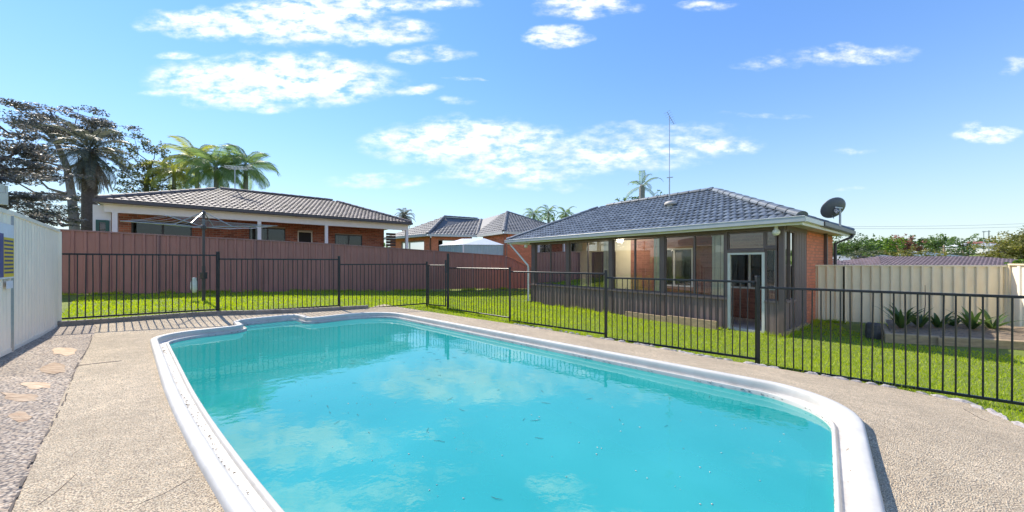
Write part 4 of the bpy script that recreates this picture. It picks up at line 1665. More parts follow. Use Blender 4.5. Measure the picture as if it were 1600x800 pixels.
# satellite dish on the far corner of the end eave
ds_c = Vector((507 / FPX * 11.0, 11.0, CZ + (Y0 - 327.5) / FPX * 11.0))
dish = thing('satellite_dish', 'grey satellite dish on a pole at the right end of the roof', 'satellite dish', ds_c)
ax = Vector((.10, .87, .48)).normalized()
b = MB()
prof = [(.001, 0)] + [(r, .16 * (r / .36) ** 2) for r in (.08, .16, .24, .30, .345)] + [(.352, .165), (.345, .168)] + [(r, .16 * (r / .36) ** 2 + .012) for r in (.30, .24, .16, .08)] + [(.001, .012)]
b.lathe(prof, ds_c, 28, ax); b.build('dish', M['greymetal'], dish, smooth=True)
base = ds_c - ax * .09
foot = Vector((base.x + .05, base.y, 2.50))
b = MB(); b.tube([foot, base + Vector((.05, 0, -.05)), base + Vector((.02, 0, .08))], .028, 8); b.build('pole', M['galv'], dish)
b = MB(); b.beam(base + Vector((.02, 0, -.06)), ds_c + ax * .01, .12, .1); b.beam(base + Vector((-.1, 0, .1)), base + Vector((.12, 0, .08)), .03, .04); b.build('bracket', M['galv'], dish)
lnb = ds_c + ax * .42 + Vector((0, 0, -.10))
b = MB(); b.tube([ds_c - Vector((0, 0, .32)) + ax * .12, lnb], .012, 6); b.tube([lnb + ax * .05, lnb - ax * .06], .03, 8); b.build('feed_arm', M['galv'], dish)
# garden edging board in front of the porch
for (a, c, h, lab) in ((tpx(1126), tpx(1050), .15, 'weathered timber edging board below the brown porch, nearest the door'), (tpx(1050) + .02, tpx(985), .11, 'low timber edging board below the middle of the brown porch')):
    b = MB(); hbox(b, a, c, -.30, -.22, -.28, -.16 + h)
    o = b.build('edging_board', M['timber']); tag(o, lab, 'edging board', 'timber edging along the porch')

# ------------------------------------------------------------------ neighbour house behind the maroon fence
LD, LN = Vector((.77, .64)), Vector((-.64, .77))


def LP(s, n, z):
    p = LD * s + LN * n
    return Vector((p.x, p.y, z))


def lbox(b, s0, s1, n0, n1, z0, z1):
    b.hexa([LP(s0, n0, z0), LP(s1, n0, z0), LP(s1, n1, z0), LP(s0, n1, z0), LP(s0, n0, z1), LP(s1, n0, z1), LP(s1, n1, z1), LP(s0, n1, z1)])


nb = thing('brick_house', 'red brick house with brown tiled hip roof and white patio posts behind the maroon fence', 'house', LP(2, 21, .6))
s0, s1, n0, n1 = -3.3, 7.9, 18.17, 24.57
ez, rz, nm = 3.72, 4.985, 21.37
lf = [[LP(s0, n0, ez), LP(s1, n0, ez), LP(s1 - 3.2, nm, rz), LP(s0 + 3.2, nm, rz)],
      [LP(s0, n1, ez), LP(s0, n0, ez), LP(s0 + 3.2, nm, rz)],
      [LP(s1, n0, ez), LP(s1, n1, ez), LP(s1 - 3.2, nm, rz)],
      [LP(s1, n1, ez), LP(s0, n1, ez), LP(s0 + 3.2, nm, rz), LP(s1 - 3.2, nm, rz)]]
lroof = tiled_roof(nb, lf, M['tile_l'], individual=0, w=.18, l=.27, amp=.018, lip=.03)
ridge_caps(nb, lroof, [(LP(s0, n0, ez), LP(s0 + 3.2, nm, rz)), (LP(s1, n0, ez), LP(s1 - 3.2, nm, rz)), (LP(s0 + 3.2, nm, rz), LP(s1 - 3.2, nm, rz))], M['tile_l'])
b = MB(); lbox(b, s0 - .05, s1 + .05, n0 - .10, n0 + .01, ez - .10, ez + .005)
lbox(b, s0 - .10, s0 + .005, n0 - .05, n1, ez - .10, ez + .006); lbox(b, s1 - .005, s1 + .10, n0 - .05, n1, ez - .10, ez + .006)
b.build('gutter', M['gutter_d'], nb)
b = MB(); lbox(b, s0 + .02, s1 - .02, n0 + .05, n1, ez - .13, ez - .11); b.build('patio_ceiling', M['white'], nb)
b = MB(); lbox(b, s0 + .1, s1 - .03, 18.44, 18.56, ez - .40, ez - .132); b.build('patio_beam', M['white'], nb)
for s in (-2.95, 1.2, 3.8, 7.8):
    b = MB(); lbox(b, s - .065, s + .065, 18.435, 18.565, .3, ez - .402); b.build('patio_post', M['white'], nb)


def spx(px, n):
    """distance along the house of the point of depth n seen at this column"""
    k = (px - 800) / FPX
    # X = .77 s - .64 n ; Y = .64 s + .77 n
    return n * (.64 + .77 * k) / (.77 - .64 * k)


NW = 20.17
wl, wr = spx(172, NW), spx(600, NW)
lw_ = [('window', 205, 300, 1.9, 3.22), ('window', 389, 446, 1.7, 3.2), ('door', 465, 488, .6, 3.12), ('window', 523, 566, 1.7, 3.05)]
holes = []
for kind, a, c, z0, z1 in lw_:
    sa, sc = spx(a, NW), spx(c, NW)
    holes.append((sa - wl, sc - wl, z0, z1))
bricks(nb, LP(wl, NW, 0), (LD.x, LD.y, 0), wr - wl, .4, ez - .14, (-LN.x, -LN.y, 0), holes, M['brick_l'], M['mortar'])
for (kind, a, c, z0, z1) in lw_:
    sa, sc = spx(a, NW), spx(c, NW)
    f = MB(); w = .05
    fm = M['door_dark'] if kind == 'window' else M['offwhite']
    lbox(f, sa, sa + w, NW + .0, NW + .06, z0, z1); lbox(f, sc - w, sc, NW + .0, NW + .06, z0, z1)
    lbox(f, sa + w, sc - w, NW, NW + .06, z1 - w, z1); lbox(f, sa + w, sc - w, NW, NW + .06, z0, z0 + w)
    if kind == 'window':
        lbox(f, (sa + sc) / 2 - .03, (sa + sc) / 2 + .03, NW, NW + .06, z0 + w, z1 - w)
        fo = f.build('window', fm, nb)
        g = MB(); lbox(g, sa + w, sc - w, NW + .03, NW + .036, z0 + w, z1 - w); g.build('pane', M['glass_d'], fo)
        cu = MB()
        for i in range(12):
            x0 = sa + (sc - sa) * i / 12
            if i < 5 and a > 300:
                lbox(cu, x0, x0 + (sc - sa) / 13, NW + .2 + .02 * (i % 2), NW + .21 + .02 * (i % 2), z0, z1)
        if cu.v:
            cu.build('curtain', M['offwhite'], fo)
    else:
        fo = f.build('door', fm, nb)
        g = MB(); lbox(g, sa + w, sc - w, NW + .02, NW + .05, z0 + w, z1 - w); g.build('door_leaf', M['dark_in'], fo)
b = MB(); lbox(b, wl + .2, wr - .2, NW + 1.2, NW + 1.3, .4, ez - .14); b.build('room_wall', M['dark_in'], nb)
b = MB(); lbox(b, wr - .12, wr, NW + .12, n1 - .4, .4, ez - .14); b.build('end_wall', M['brick_l'], nb)
b = MB(); lbox(b, wl, wl + .12, NW + .12, n1 - .4, .4, ez - .14); b.build('end_wall', M['brick_l'], nb)
for i in range(13):
    z = 1.2 + .16 * i
    b = MB(); lbox(b, wr + .02, 7.72, NW - .3, NW - .27, z, z + .12 + rng.uniform(-.02, .02)); b.build('screen_slat', M['slat'], nb)
# green framed window in the white lean-to at the left end
f = MB()
ls0, ls1 = spx(150, 18.7), spx(172, 18.7)
lbox(f, ls0 - .08, ls1 + .02, 18.72, 18.80, .4, ez - .14); f.build('lean_to_wall', M['white'], nb)
f = MB(); z0, z1 = 2.2, 3.05
for (a_, c_, za, zb) in ((ls0, ls0 + .08, z0, z1), (ls1 - .1, ls1 - .02, z0, z1), (ls0 + .08, ls1 - .1, z0, z0 + .08), (ls0 + .08, ls1 - .1, z1 - .08, z1)):
    lbox(f, a_, c_, 18.66, 18.715, za, zb)
fo = f.build('green_window', M['green'], nb)
g = MB(); lbox(g, ls0 + .08, ls1 - .1, 18.69, 18.70, z0 + .08, z1 - .08); g.build('pane', M['glass_d'], fo)
# aerial on this roof, and its pale water heater dome at the left end
p = LP(.5, nm + .1, rz)
q = atD(367, 262, p.y); p = Vector((q.x, p.y, rz - .1))
a2 = thing('television_antenna', 'short white yagi antenna on the brown roof among the palm fronds', 'antenna', p)
b = MB(); b.tube([p, (p.x, p.y, q.z + .05)], .022, 6); b.build('mast', M['galv'], a2)
b = MB()
for (dx0, dx1, dz) in ((-.45, .75, .0), (-.5, .3, .09), (-.15, .55, -.07)):
    b.beam((p.x + dx0, p.y - .02, q.z + dz + .02), (p.x + dx1, p.y + .1, q.z + dz - .02), .03, .02)
for i in range(9):
    x = p.x - .45 + .14 * i
    b.beam((x - .03, p.y - .2, q.z + .02), (x + .05, p.y + .25, q.z - .03), .014, .014)
b.build('aerial', M['white'], a2)

# ------------------------------------------------------------------ rotary clothes hoist with peg bag
hp = Vector((-8.43, 9.5)); hz = g1(*hp)
hoist = thing('clothes_hoist', 'rotary clothes hoist with wide wire frame on the back lawn', 'clothes line', (*hp, hz))
ho = CZ + 79 / FPX * 9.5
hub = CZ + 55 / FPX * 9.5
b = MB(); b.tube([(hp.x, hp.y, hz - .1), (hp.x, hp.y, 1.45)], .042, 10); b.build('outer_mast', M['gutter_d'], hoist)
b = MB(); b.tube([(hp.x, hp.y, 1.45), (hp.x, hp.y, ho)], .030, 10); b.build('inner_mast', M['gutter_d'], hoist)
b = MB(); b.lathe([(.05, -.06), (.065, -.05), (.065, .05), (.05, .06)], (hp.x, hp.y, hub), 12); b.lathe([(.04, -.04), (.05, .0), (.001, .05)], (hp.x, hp.y, ho), 10); b.build('hub', M['gutter_d'], hoist)
b = MB(); b.box(hp.x - .05, hp.x + .05, hp.y - .06, hp.y + .06, 1.10, 1.28); b.build('winder', M['door_dark'], hoist)
ends = []
for k in range(4):
    a_ = R(20 + 90 * k)
    e = Vector((hp.x + math.cos(a_) * 1.72, hp.y + math.sin(a_) * 1.72, hub + .10))
    ends.append(e)
    b = MB(); b.tube([(hp.x, hp.y, hub), e], .014, 6); b.build('arm', M['galv'], hoist)
    m = Vector((hp.x, hp.y, hub)).lerp(e, .38)
    b = MB(); b.tube([(hp.x, hp.y, ho), m], .013, 6); b.build('strut', M['galv'], hoist)
b = MB()
for f in (.42, .55, .68, .81, .93, 1.0):
    ps = [Vector((hp.x, hp.y, hub)).lerp(e, f) for e in ends]
    for i in range(4):
        a_, c_ = ps[i], ps[(i + 1) % 4]
        mid = (a_ + c_) / 2 - Vector((0, 0, .03))
        b.tube([a_, mid, c_], .004, 4)
b.build('line_wires', M['galv'], hoist)
pb = Vector((hp.x - .19, hp.y - .08, 1.08))
b = MB()
b.lathe([(.001, -.36), (.05, -.34), (.075, -.22), (.07, -.08), (.05, .02), (.06, .05), (.001, .06)], pb, 12)
o = b.build('peg_bag', M['cloth'], smooth=True); tag(o, 'white cloth peg bag hanging from the clothes hoist mast', 'peg bag')
b = MB(); b.tube([pb + Vector((0, 0, .04)), (hp.x - .04, hp.y - .04, 1.17)], .006, 4); b.build('hanger', M['cable'], o)

# ------------------------------------------------------------------ house and shed behind the back fence
mh = thing('brick_house', 'orange brick house with grey tiled gable and hip roofs behind the back corner', 'house', (-2, 27, 0))
C1, F1, V0, BC = Vector((-5.83, 24, 3.5)), Vector((-10.2, 27.8, 3.5)), Vector((-2.54, 25.1, 3.5)), Vector((-.53, 22.0, 3.5))
A1, RR = Vector((-5.25, 26.94, 5.07)), Vector((-2.52, 28.5, 5.07))
AP, BP, BQ = Vector((-.4, 27.0, 5.43)), Vector((4.4, 25.0, 3.5)), Vector((9.0, 34.0, 3.5))
mfaces = [[C1, V0, RR, A1], [F1, C1, A1], [V0, BC, AP, RR], [BC, BP, AP], [BP, BQ, AP]]
mroof = tiled_roof(mh, mfaces, M['tile_g'], individual=0, w=.24, l=.32, amp=.026, lip=.035)
ridge_caps(mh, mroof, [(C1, A1), (A1, RR), (BC, AP), (V0, RR), (AP, BQ)], M['tile_g'], r=.13)


def wall_between(root, p, q, z0, z1, bm, mm, inset, holes=()):
    p, q = Vector((p.x, p.y)), Vector((q.x, q.y))
    d = (q - p).normalized(); n = Vector((d.y, -d.x))
    p, q = p - n * inset + d * inset * .8, q - n * inset - d * inset * .8
    return bricks(root, (p.x, p.y, 0), (d.x, d.y, 0), (q - p).length, z0, z1, (n.x, n.y, 0), list(holes), bm, mm)


wall_between(mh, C1, V0, .3, 3.4, M['brick_m'], M['mortar_o'], .35, [(.5, 1.7, 1.6, 3.1)])
wall_between(mh, F1, C1, .3, 3.4, M['brick_m'], M['mortar_o'], .35, [(1.6, 4.6, 1.2, 3.1)])
wall_between(mh, V0, BC, .3, 3.4, M['brick_m'], M['mortar_o'], .35)
wall_between(mh, BC, BP, .0, 3.4, M['brick_m'], M['mortar_o'], .35)
b = MB()
for p, q in ((F1, C1), (C1, V0), (V0, BC), (BC, BP)):
    d = (q - p).normalized(); n = Vector((d.y, -d.x, 0))
    b.beam(p + n * .06 - Vector((0, 0, .06)), q + n * .06 - Vector((0, 0, .06)), .05, .16)
b.build('gutter', M['offwhite'], mh)
b = MB()
for p, q in ((F1, C1), (C1, V0), (V0, BC), (BC, BP)):
    d = (q - p).normalized(); n = Vector((d.y, -d.x, 0))
    b.poly([p - Vector((0, 0, .10)), q - Vector((0, 0, .10)), q - n * .4 - Vector((0, 0, .10)), p - n * .4 - Vector((0, 0, .10))])
b.build('soffit', M['offwhite'], mh)
d = (C1 - F1).normalized(); n = Vector((d.y, -d.x, 0)); pf = F1 - n * .4 + d * .28
for (s, e, z0, z1) in ((1.62, 2.6, 1.2, 3.08), (2.65, 4.58, 1.2, 3.08)):
    b = MB()
    a_, c_ = pf + d * s, pf + d * e
    for (u, v, za, zb) in ((a_, a_ + d * .06, z0, z1), (c_ - d * .06, c_, z0, z1), (a_, c_, z1 - .06, z1)):
        b.hexa([(*u.xy, za), (*v.xy, za), (*(v - n * .05).xy, za), (*(u - n * .05).xy, za), (*u.xy, zb), (*v.xy, zb), (*(v - n * .05).xy, zb), (*(u - n * .05).xy, zb)])
    fo = b.build('window', M['white'], mh)
    g = MB(); g.beam((*(a_ - n * .03).xy, (z0 + z1) / 2), (*(c_ - n * .03).xy, (z0 + z1) / 2), .01, z1 - z0); g.build('pane', M['glass_d'], fo)
    g = MB(); g.beam((*(a_ + d * .4 - n * .2).xy, (z0 + z1) / 2), (*(c_ - d * .3 - n * .2).xy, (z0 + z1) / 2), .01, z1 - z0); g.build('blind', M['wall_in'], fo)
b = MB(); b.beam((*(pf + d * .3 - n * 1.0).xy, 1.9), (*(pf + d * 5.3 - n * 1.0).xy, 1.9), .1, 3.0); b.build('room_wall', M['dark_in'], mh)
p = atD(825, 352, 29)
a3 = thing('television_antenna', 'thin bare antenna pole on the grey roof beside the slate blue roof', 'antenna', p)
b = MB(); b.tube([p - Vector((0, 0, 1.0)), p + Vector((0, 0, .9))], .03, 6); b.build('mast', M['galv'], a3)
b = MB(); b.beam(p + Vector((-.5, 0, .85)), p + Vector((.4, 0, .9)), .04, .03); b.build('aerial', M['galv'], a3)

K = 1.07
SL, SF, SR = Vector((-4.25, 20.1)) * K, Vector((-2.66, 19.0)) * K, Vector((-.43, 19.4)) * K
SB = SL + SR - SF
sz = CZ + .98 * K
gs = thing('garden_shed', 'pale aqua steel garden shed with white roof behind the maroon fence', 'shed', (*((SL + SR) / 2), 0))
for p, q in ((SL, SF), (SF, SR), (SR, SB), (SB, SL)):
    d = (q - p).normalized(); n = Vector((d.y, -d.x))
    ribbed(p - n * .05 + d * .05, q - n * .05 - d * .05, .0, .0, sz, sz, .17, .02).build('wall', M['aqua'], gs)
mid = (SL + SR) / 2
ra, rb2 = atD(722, 373, 20.2 * K), atD(757, 372.5, 20.0 * K)
rf_ = MB()
L3 = lambda v, z=sz: Vector((v.x, v.y, z))
rf_.add([L3(SL), L3(SF), L3(SR), L3(SB), ra, rb2], [(0, 1, 4), (1, 2, 5, 4), (2, 3, 5), (3, 0, 4, 5), (0, 3, 2, 1)])
rf_.build('roof', M['zinc'], gs)
b = MB(); b.box(SF.x - .04, SF.x + .04, SF.y - .04, SF.y + .04, 0, sz - .01); b.build('corner_trim', M['white'], gs)

# old shed whose roof corner shows over the wall at the far left
os_ = thing('old_shed', 'corner of an off white shed roof over the steel wall at the far left', 'shed', (-12, 6, .4))
c0 = atD(8, 289, 7.0)
b = MB(); b.box(-13.6, c0.x - .25, 4.6, 6.75, .3, c0.z - .42); b.build('wall', M['pale'], os_)
b = MB()
b.hexa([(-13.8, 4.3, c0.z - .16), (c0.x, 4.3, c0.z - .16), (c0.x, 7.0, c0.z - .16), (-13.8, 7.0, c0.z - .16), (-13.8, 4.3, c0.z + .55), (c0.x - .1, 4.3, c0.z + .55), (c0.x, 7.0, c0.z), (-13.8, 7.0, c0.z)])
b.build('roof', M['offwhite'], os_)
b = MB(); b.box(-13.8, c0.x + .02, 7.002, 7.03, c0.z - .40, c0.z - .01); b.box(c0.x + .002, c0.x + .03, 4.3, 7.0, c0.z - .40, c0.z - .17); b.build('fascia', M['offwhite'], os_)

# ------------------------------------------------------------------ raised garden bed
BL, BR = Vector((8.05, 7.5)), Vector((9.85, 6.75))
bd = (BR - BL).normalized(); bn = Vector((.70, .72))
bed = thing('garden_bed', 'raised garden bed of weathered timber sleepers against the cream fence', 'garden bed', (*BL, -.13))


def bbox_(b, s0, s1, n0, n1, z0, z1):
    pts = []
    for z in (z0, z1):
        for s, n in ((s0, n0), (s1, n0), (s1, n1), (s0, n1)):
            q = BL + bd * s + bn * n
            pts.append((q.x, q.y, z))
    b.hexa(pts)


Lb = (BR - BL).length
for (a_, c_) in ((0, Lb * .44), (Lb * .45, Lb + .15)):
    b = MB(); bbox_(b, a_, c_, 0, .12, -.28, .02); b.build('sleeper', M['timber'], bed, bevel=.012)
b = MB(); bbox_(b, Lb * .42, Lb * .47, -.05, -.005, -.28, .0); b.build('stake', M['timber'], bed, bevel=.006)
b = MB(); bbox_(b, 0, .12, .125, 1.75, -.28, .01); b.build('sleeper', M['timber'], bed, bevel=.012)
b = MB()
nx, ny = 26, 16
vs, fs = [], []
for j in range(ny + 1):
    for i in range(nx + 1):
        q = BL + bd * (.11 + (Lb + .9) * i / nx) + bn * (.11 + 1.75 * j / ny)
        vs.append((q.x, q.y, -.0 + .09 * (j / ny) + rng.uniform(-.02, .02)))
for j in range(ny):
    for i in range(nx):
        k = j * (nx + 1) + i
        fs.append((k, k + 1, k + nx + 2, k + nx + 1))
b.add(vs, fs); b.build('soil', M['soil'], bed, smooth=True)
lg_ = MB(); q = BL - bd * .16 + bn * .5
lg_.lathe([(.001, .0), (.14, .0), (.15, .12), (.135, .30), (.11, .34), (.001, .33)], (q.x, q.y, -.17), 11)
o = lg_.build('tree_stump', M['log']); tag(o, 'short dark grey stump at the left end of the garden bed', 'stump')


def strap_plant(p, n, ln, lab, wid=.045):
    root = thing('strap_leaf_plant', lab, 'plant', p, 'leafy plants in the garden bed')
    for i in range(n):
        a_ = 2 * math.pi * i / n + rng.uniform(-.4, .4)
        l = ln * rng.uniform(.65, 1.1)
        el = R(rng.uniform(38, 84))
        d = Vector((math.cos(a_), math.sin(a_), 0))
        sdv = Vector((-d.y, d.x, 0))
        vs, fs = [], []
        m = 6
        pos = Vector(p) + d * .03
        ang = el
        for k in range(m + 1):
            t = k / m
            w = wid * math.sin(math.pi * min(1, .18 + t * .82)) * (1 - t * .3)
            vs += [pos - sdv * w + Vector((0, 0, w * .3)), pos, pos + sdv * w + Vector((0, 0, w * .3))]
            pos = pos + (d * math.cos(ang) + Vector((0, 0, math.sin(ang)))) * (l / m)
            ang -= R(rng.uniform(6, 20)) * (t + .3)
        for k in range(m):
            for c in (0, 1):
                fs.append((k * 3 + c, k * 3 + c + 1, k * 3 + c + 4, k * 3 + c + 3))
        np_mesh('leaf', np.array([tuple(v) for v in vs]), np.array(fs), M['strap'], root, tone=np.full(len(fs), rng.uniform(.1, 1)), smooth=True)
    return root


for (px, py, n, ln, lab) in ((1408, 509, 24, .66, 'largest dark strap leaf clump at the left end of the garden bed'),
                             (1437, 508, 16, .5, 'strap leaf plant close to the right of the largest clump in the bed'),
                             (1466, 509, 16, .5, 'upright leafy plant in the middle of the garden bed'),
                             (1518, 511, 16, .58, 'pale leafed clump right of the middle of the garden bed'),
                             (1550, 511, 14, .54, 'arching leafy plant at the right end of the garden bed'),
                             (1490, 507, 8, .3, 'smallest low plant in the garden bed')):
    q = at(px, py, .10)
    strap_plant((q.x, q.y, .05), n, ln, lab)
b = MB(); q = at(1442, 505, .1); b.tube([q, q + Vector((.12, .05, .45)), q + Vector((.17, .1, .9))], [.012, .009, .005], 5)
o = b.build('garden_stake', M['bark']); tag(o, 'thin bare leaning stake in the garden bed near the cream fence', 'stake')

# ------------------------------------------------------------------ trees
def leaf_cloud(centres, radii, counts, tones, size, flat=.0, jitter=.35, elong=2.0):
    """rhombus leaves filling ellipsoids; returns vertices, faces, tone"""
    V, T = [], []
    for c, r, n, tn in zip(centres, radii, counts, tones):
        p = nrng.normal(0, 1, (n, 3))
        p /= np.linalg.norm(p, axis=1)[:, None]
        p *= (nrng.uniform(0, 1, (n, 1)) ** .45)
        p = p * np.array(r) + np.array(c)
        V.append(p)
        T.append(np.clip(tn + nrng.normal(0, .22, n), 0, 1))
    P = np.vstack(V); T = np.concatenate(T)
    n = len(P)
    a = nrng.normal(0, 1, (n, 3)); a[:, 2] *= (1 - flat)
    a /= np.linalg.norm(a, axis=1)[:, None]
    b = nrng.normal(0, 1, (n, 3)); b[:, 2] *= (1 - flat)
    b -= a * (a * b).sum(1)[:, None]
    b /= np.linalg.norm(b, axis=1)[:, None] + 1e-9
    s = size * nrng.uniform(1 - jitter, 1 + jitter, (n, 1))
    a = a * s * elong / 2; b = b * s / 2
    verts = np.stack([P - a, P + b, P + a, P - b], 1).reshape(-1, 3)
    faces = np.arange(n * 4).reshape(n, 4)
    return verts, faces, T


def px_tree(name, label, cat, D, trunk_px, trunk_r, clusters, density, leaf, material, barkm, group=None, depth=.6, flat=.2, elong=2.2, sub=5, spread=.55):
    """trunk_px: points from the base up; clusters: (px, py, rx, ry[, tone]) at the tree's distance"""
    base = atD(*trunk_px[0], D)
    root = thing(name, label, cat, base, group)
    b = MB()
    pts = [atD(x, y, D) for x, y in trunk_px]
    rs = [trunk_r * (1 - .62 * i / max(1, len(pts) - 1)) for i in range(len(pts))]
    b.tube(pts, rs, 8)
    cs, rr, nn, tt = [], [], [], []
    pxm = D / FPX
    for c in clusters:
        x, y, rx, ry = c[:4]
        tone = c[4] if len(c) > 4 else rng.uniform(.2, .8)
        rx, ry = rx * pxm, ry * pxm
        cen = atD(x, y, D) + Vector((0, rng.uniform(-1, 1) * depth * rx * 1.5, 0))
        # limb to the clump from the nearest point of the trunk below it
        k = min(range(len(pts)), key=lambda i: (pts[i] - cen).length + (6 if pts[i].z > cen.z + .3 else 0))
        m = (pts[k] + cen) / 2 + Vector((rng.uniform(-.2, .2), rng.uniform(-.2, .2), -.15 * (pts[k] - cen).length))
        b.tube([pts[k], m, cen], [rs[k] * .5, rs[k] * .3, rs[k] * .12], 5)
        for s in range(sub):
            q = cen + Vector((rng.gauss(0, spread) * rx, rng.gauss(0, spread) * rx * depth * 1.4, rng.gauss(0, spread) * ry))
            f = rng.uniform(.32, .6)
            b.tube([cen, q], [rs[k] * .1, rs[k] * .04], 3, False)
            cs.append(q); rr.append((rx * f, rx * f, ry * f)); tt.append(max(0, min(1, tone + rng.gauss(0, .18))))
            nn.append(max(8, int(density * (rx * f) * (ry * f) / (leaf * leaf))))
    b.build('trunk', barkm, root, smooth=True)
    v, f, t = leaf_cloud(cs, rr, nn, tt, leaf, flat, .4, elong)
    np_mesh('crown', v, f, material, root, tone=t)
    return root


def auto_clusters(cx, y0, y1, hw, n, tone=None):
    """clumps filling a rounded crown between the heights y0 (top) and y1"""
    out = []
    for i in range(n):
        t = rng.uniform(0, 1)
        a = rng.uniform(0, 2 * math.pi)
        r = math.sqrt(rng.uniform(0, 1)) * .82
        out.append((cx + math.cos(a) * r * hw, (y0 + y1) / 2 + math.sin(a) * r * (y1 - y0) / 2, hw * rng.uniform(.26, .42), (y1 - y0) * rng.uniform(.16, .26), tone if tone is not None else rng.uniform(.1, .9)))
    return out


# big dark backlit conifers at the left
px_tree('pine_tree', 'tall dark pine with pinkish leaning trunk left of the shaggy palm', 'tree', 22, [(122, 420), (116, 350), (112, 305), (105, 262), (88, 222), (60, 192)], .26,
        [(30, 182, 26, 9), (55, 196, 34, 11), (48, 172, 26, 8), (85, 182, 30, 9), (88, 206, 40, 11), (118, 176, 26, 8), (120, 200, 34, 10), (142, 190, 26, 8), (165, 196, 24, 8), (170, 214, 22, 9),
         (150, 214, 30, 10), (70, 236, 34, 9), (100, 232, 30, 9), (60, 256, 34, 9), (48, 282, 40, 9), (84, 276, 30, 8), (70, 306, 40, 8), (100, 330, 34, 8), (128, 338, 26, 8), (60, 335, 44, 10), (145, 312, 26, 8)],
        4.6, .062, M['pine'], M['bark_pale'], flat=.55, elong=2.6, sub=7, spread=.6)
px_tree('pine_tree', 'dense blackish pine over the steel wall at the far left edge', 'tree', 14.5, [(-30, 430), (-25, 330), (-18, 250), (-5, 195)], .28,
        [(0, 205, 30, 10), (12, 232, 34, 11), (-10, 225, 44, 12), (24, 256, 34, 10), (2, 262, 46, 11), (30, 285, 44, 10), (0, 290, 50, 12), (40, 314, 46, 10), (5, 322, 50, 12), (34, 335, 50, 10), (-30, 260, 50, 16), (-40, 310, 60, 20), (60, 345, 44, 8)],
        4.4, .06, M['pine'], M['bark'], flat=.55, elong=2.6, sub=8, spread=.6)
px_tree('leafy_tree', 'sparse dark tree between the shaggy palm and the golden palms', 'tree', 25, [(232, 420), (230, 320), (228, 285), (236, 255)], .22,
        [(206, 240, 20, 13), (228, 222, 20, 11), (250, 236, 18, 12), (262, 258, 16, 12), (196, 268, 18, 12), (216, 262, 20, 12), (240, 268, 20, 12), (212, 292, 24, 11), (252, 290, 22, 12), (276, 284, 16, 14), (184, 246, 14, 12), (280, 262, 10, 10), (232, 300, 30, 8)],
        3.8, .075, M['leaf_dk'], M['bark'], flat=.1, elong=1.9, sub=8, spread=.6)


FROND = {}


def frond_mesh(key, length, droop, n, leaf_len, leaf_w, hang, material):
    if key in FROND:
        return FROND[key]
    b = MB()
    pts, dirs = [], []
    pos, ang = Vector((0, 0, 0)), droop[0]
    m = 12
    for k in range(m + 1):
        pts.append(pos.copy())
        d = Vector((math.cos(ang), 0, math.sin(ang)))
        dirs.append(d)
        pos = pos + d * length / m
        ang -= droop[1] * (k + 2) / m
    b.tube(pts, [.022 * (1 - .8 * k / m) * length / 2.4 for k in range(m + 1)], 4, False)
    tones = [.35] * len(b.f)
    for i in range(n):
        t = .12 + .88 * i / (n - 1)
        f = t * m
        k = min(m - 1, int(f))
        p = pts[k].lerp(pts[k + 1], f - k)
        d = dirs[k]
        L = leaf_len * (math.sin(math.pi * min(1, .12 + t * .86)) ** .6) * rng.uniform(.85, 1.1)
        for s in (-1, 1):
            side = Vector((0, s, 0))
            u = d.cross(side) * s
            out = (side * .80 + d * .55 + Vector((0, 0, -hang * .4))).normalized()
            tip = (side * .55 + d * .5 + Vector((0, 0, -hang * 1.3))).normalized()
            q1 = p + out * L * .55
            q2 = q1 + tip * L * .45
            w = d * leaf_w
            b.add([p - w * .5, p + w * .5, q1 + w, q1 - w, q2], [(0, 1, 2, 3), (3, 2, 4)])
            tn = max(0, min(1, rng.gauss(.5, .22)))
            tones += [tn, tn]
    me = b.mesh('frond')
    a = me.attributes.new('tone', 'FLOAT', 'FACE')
    a.data.foreach_set('value', tones)
    me.materials.append(material)
    FROND[key] = me
    return me


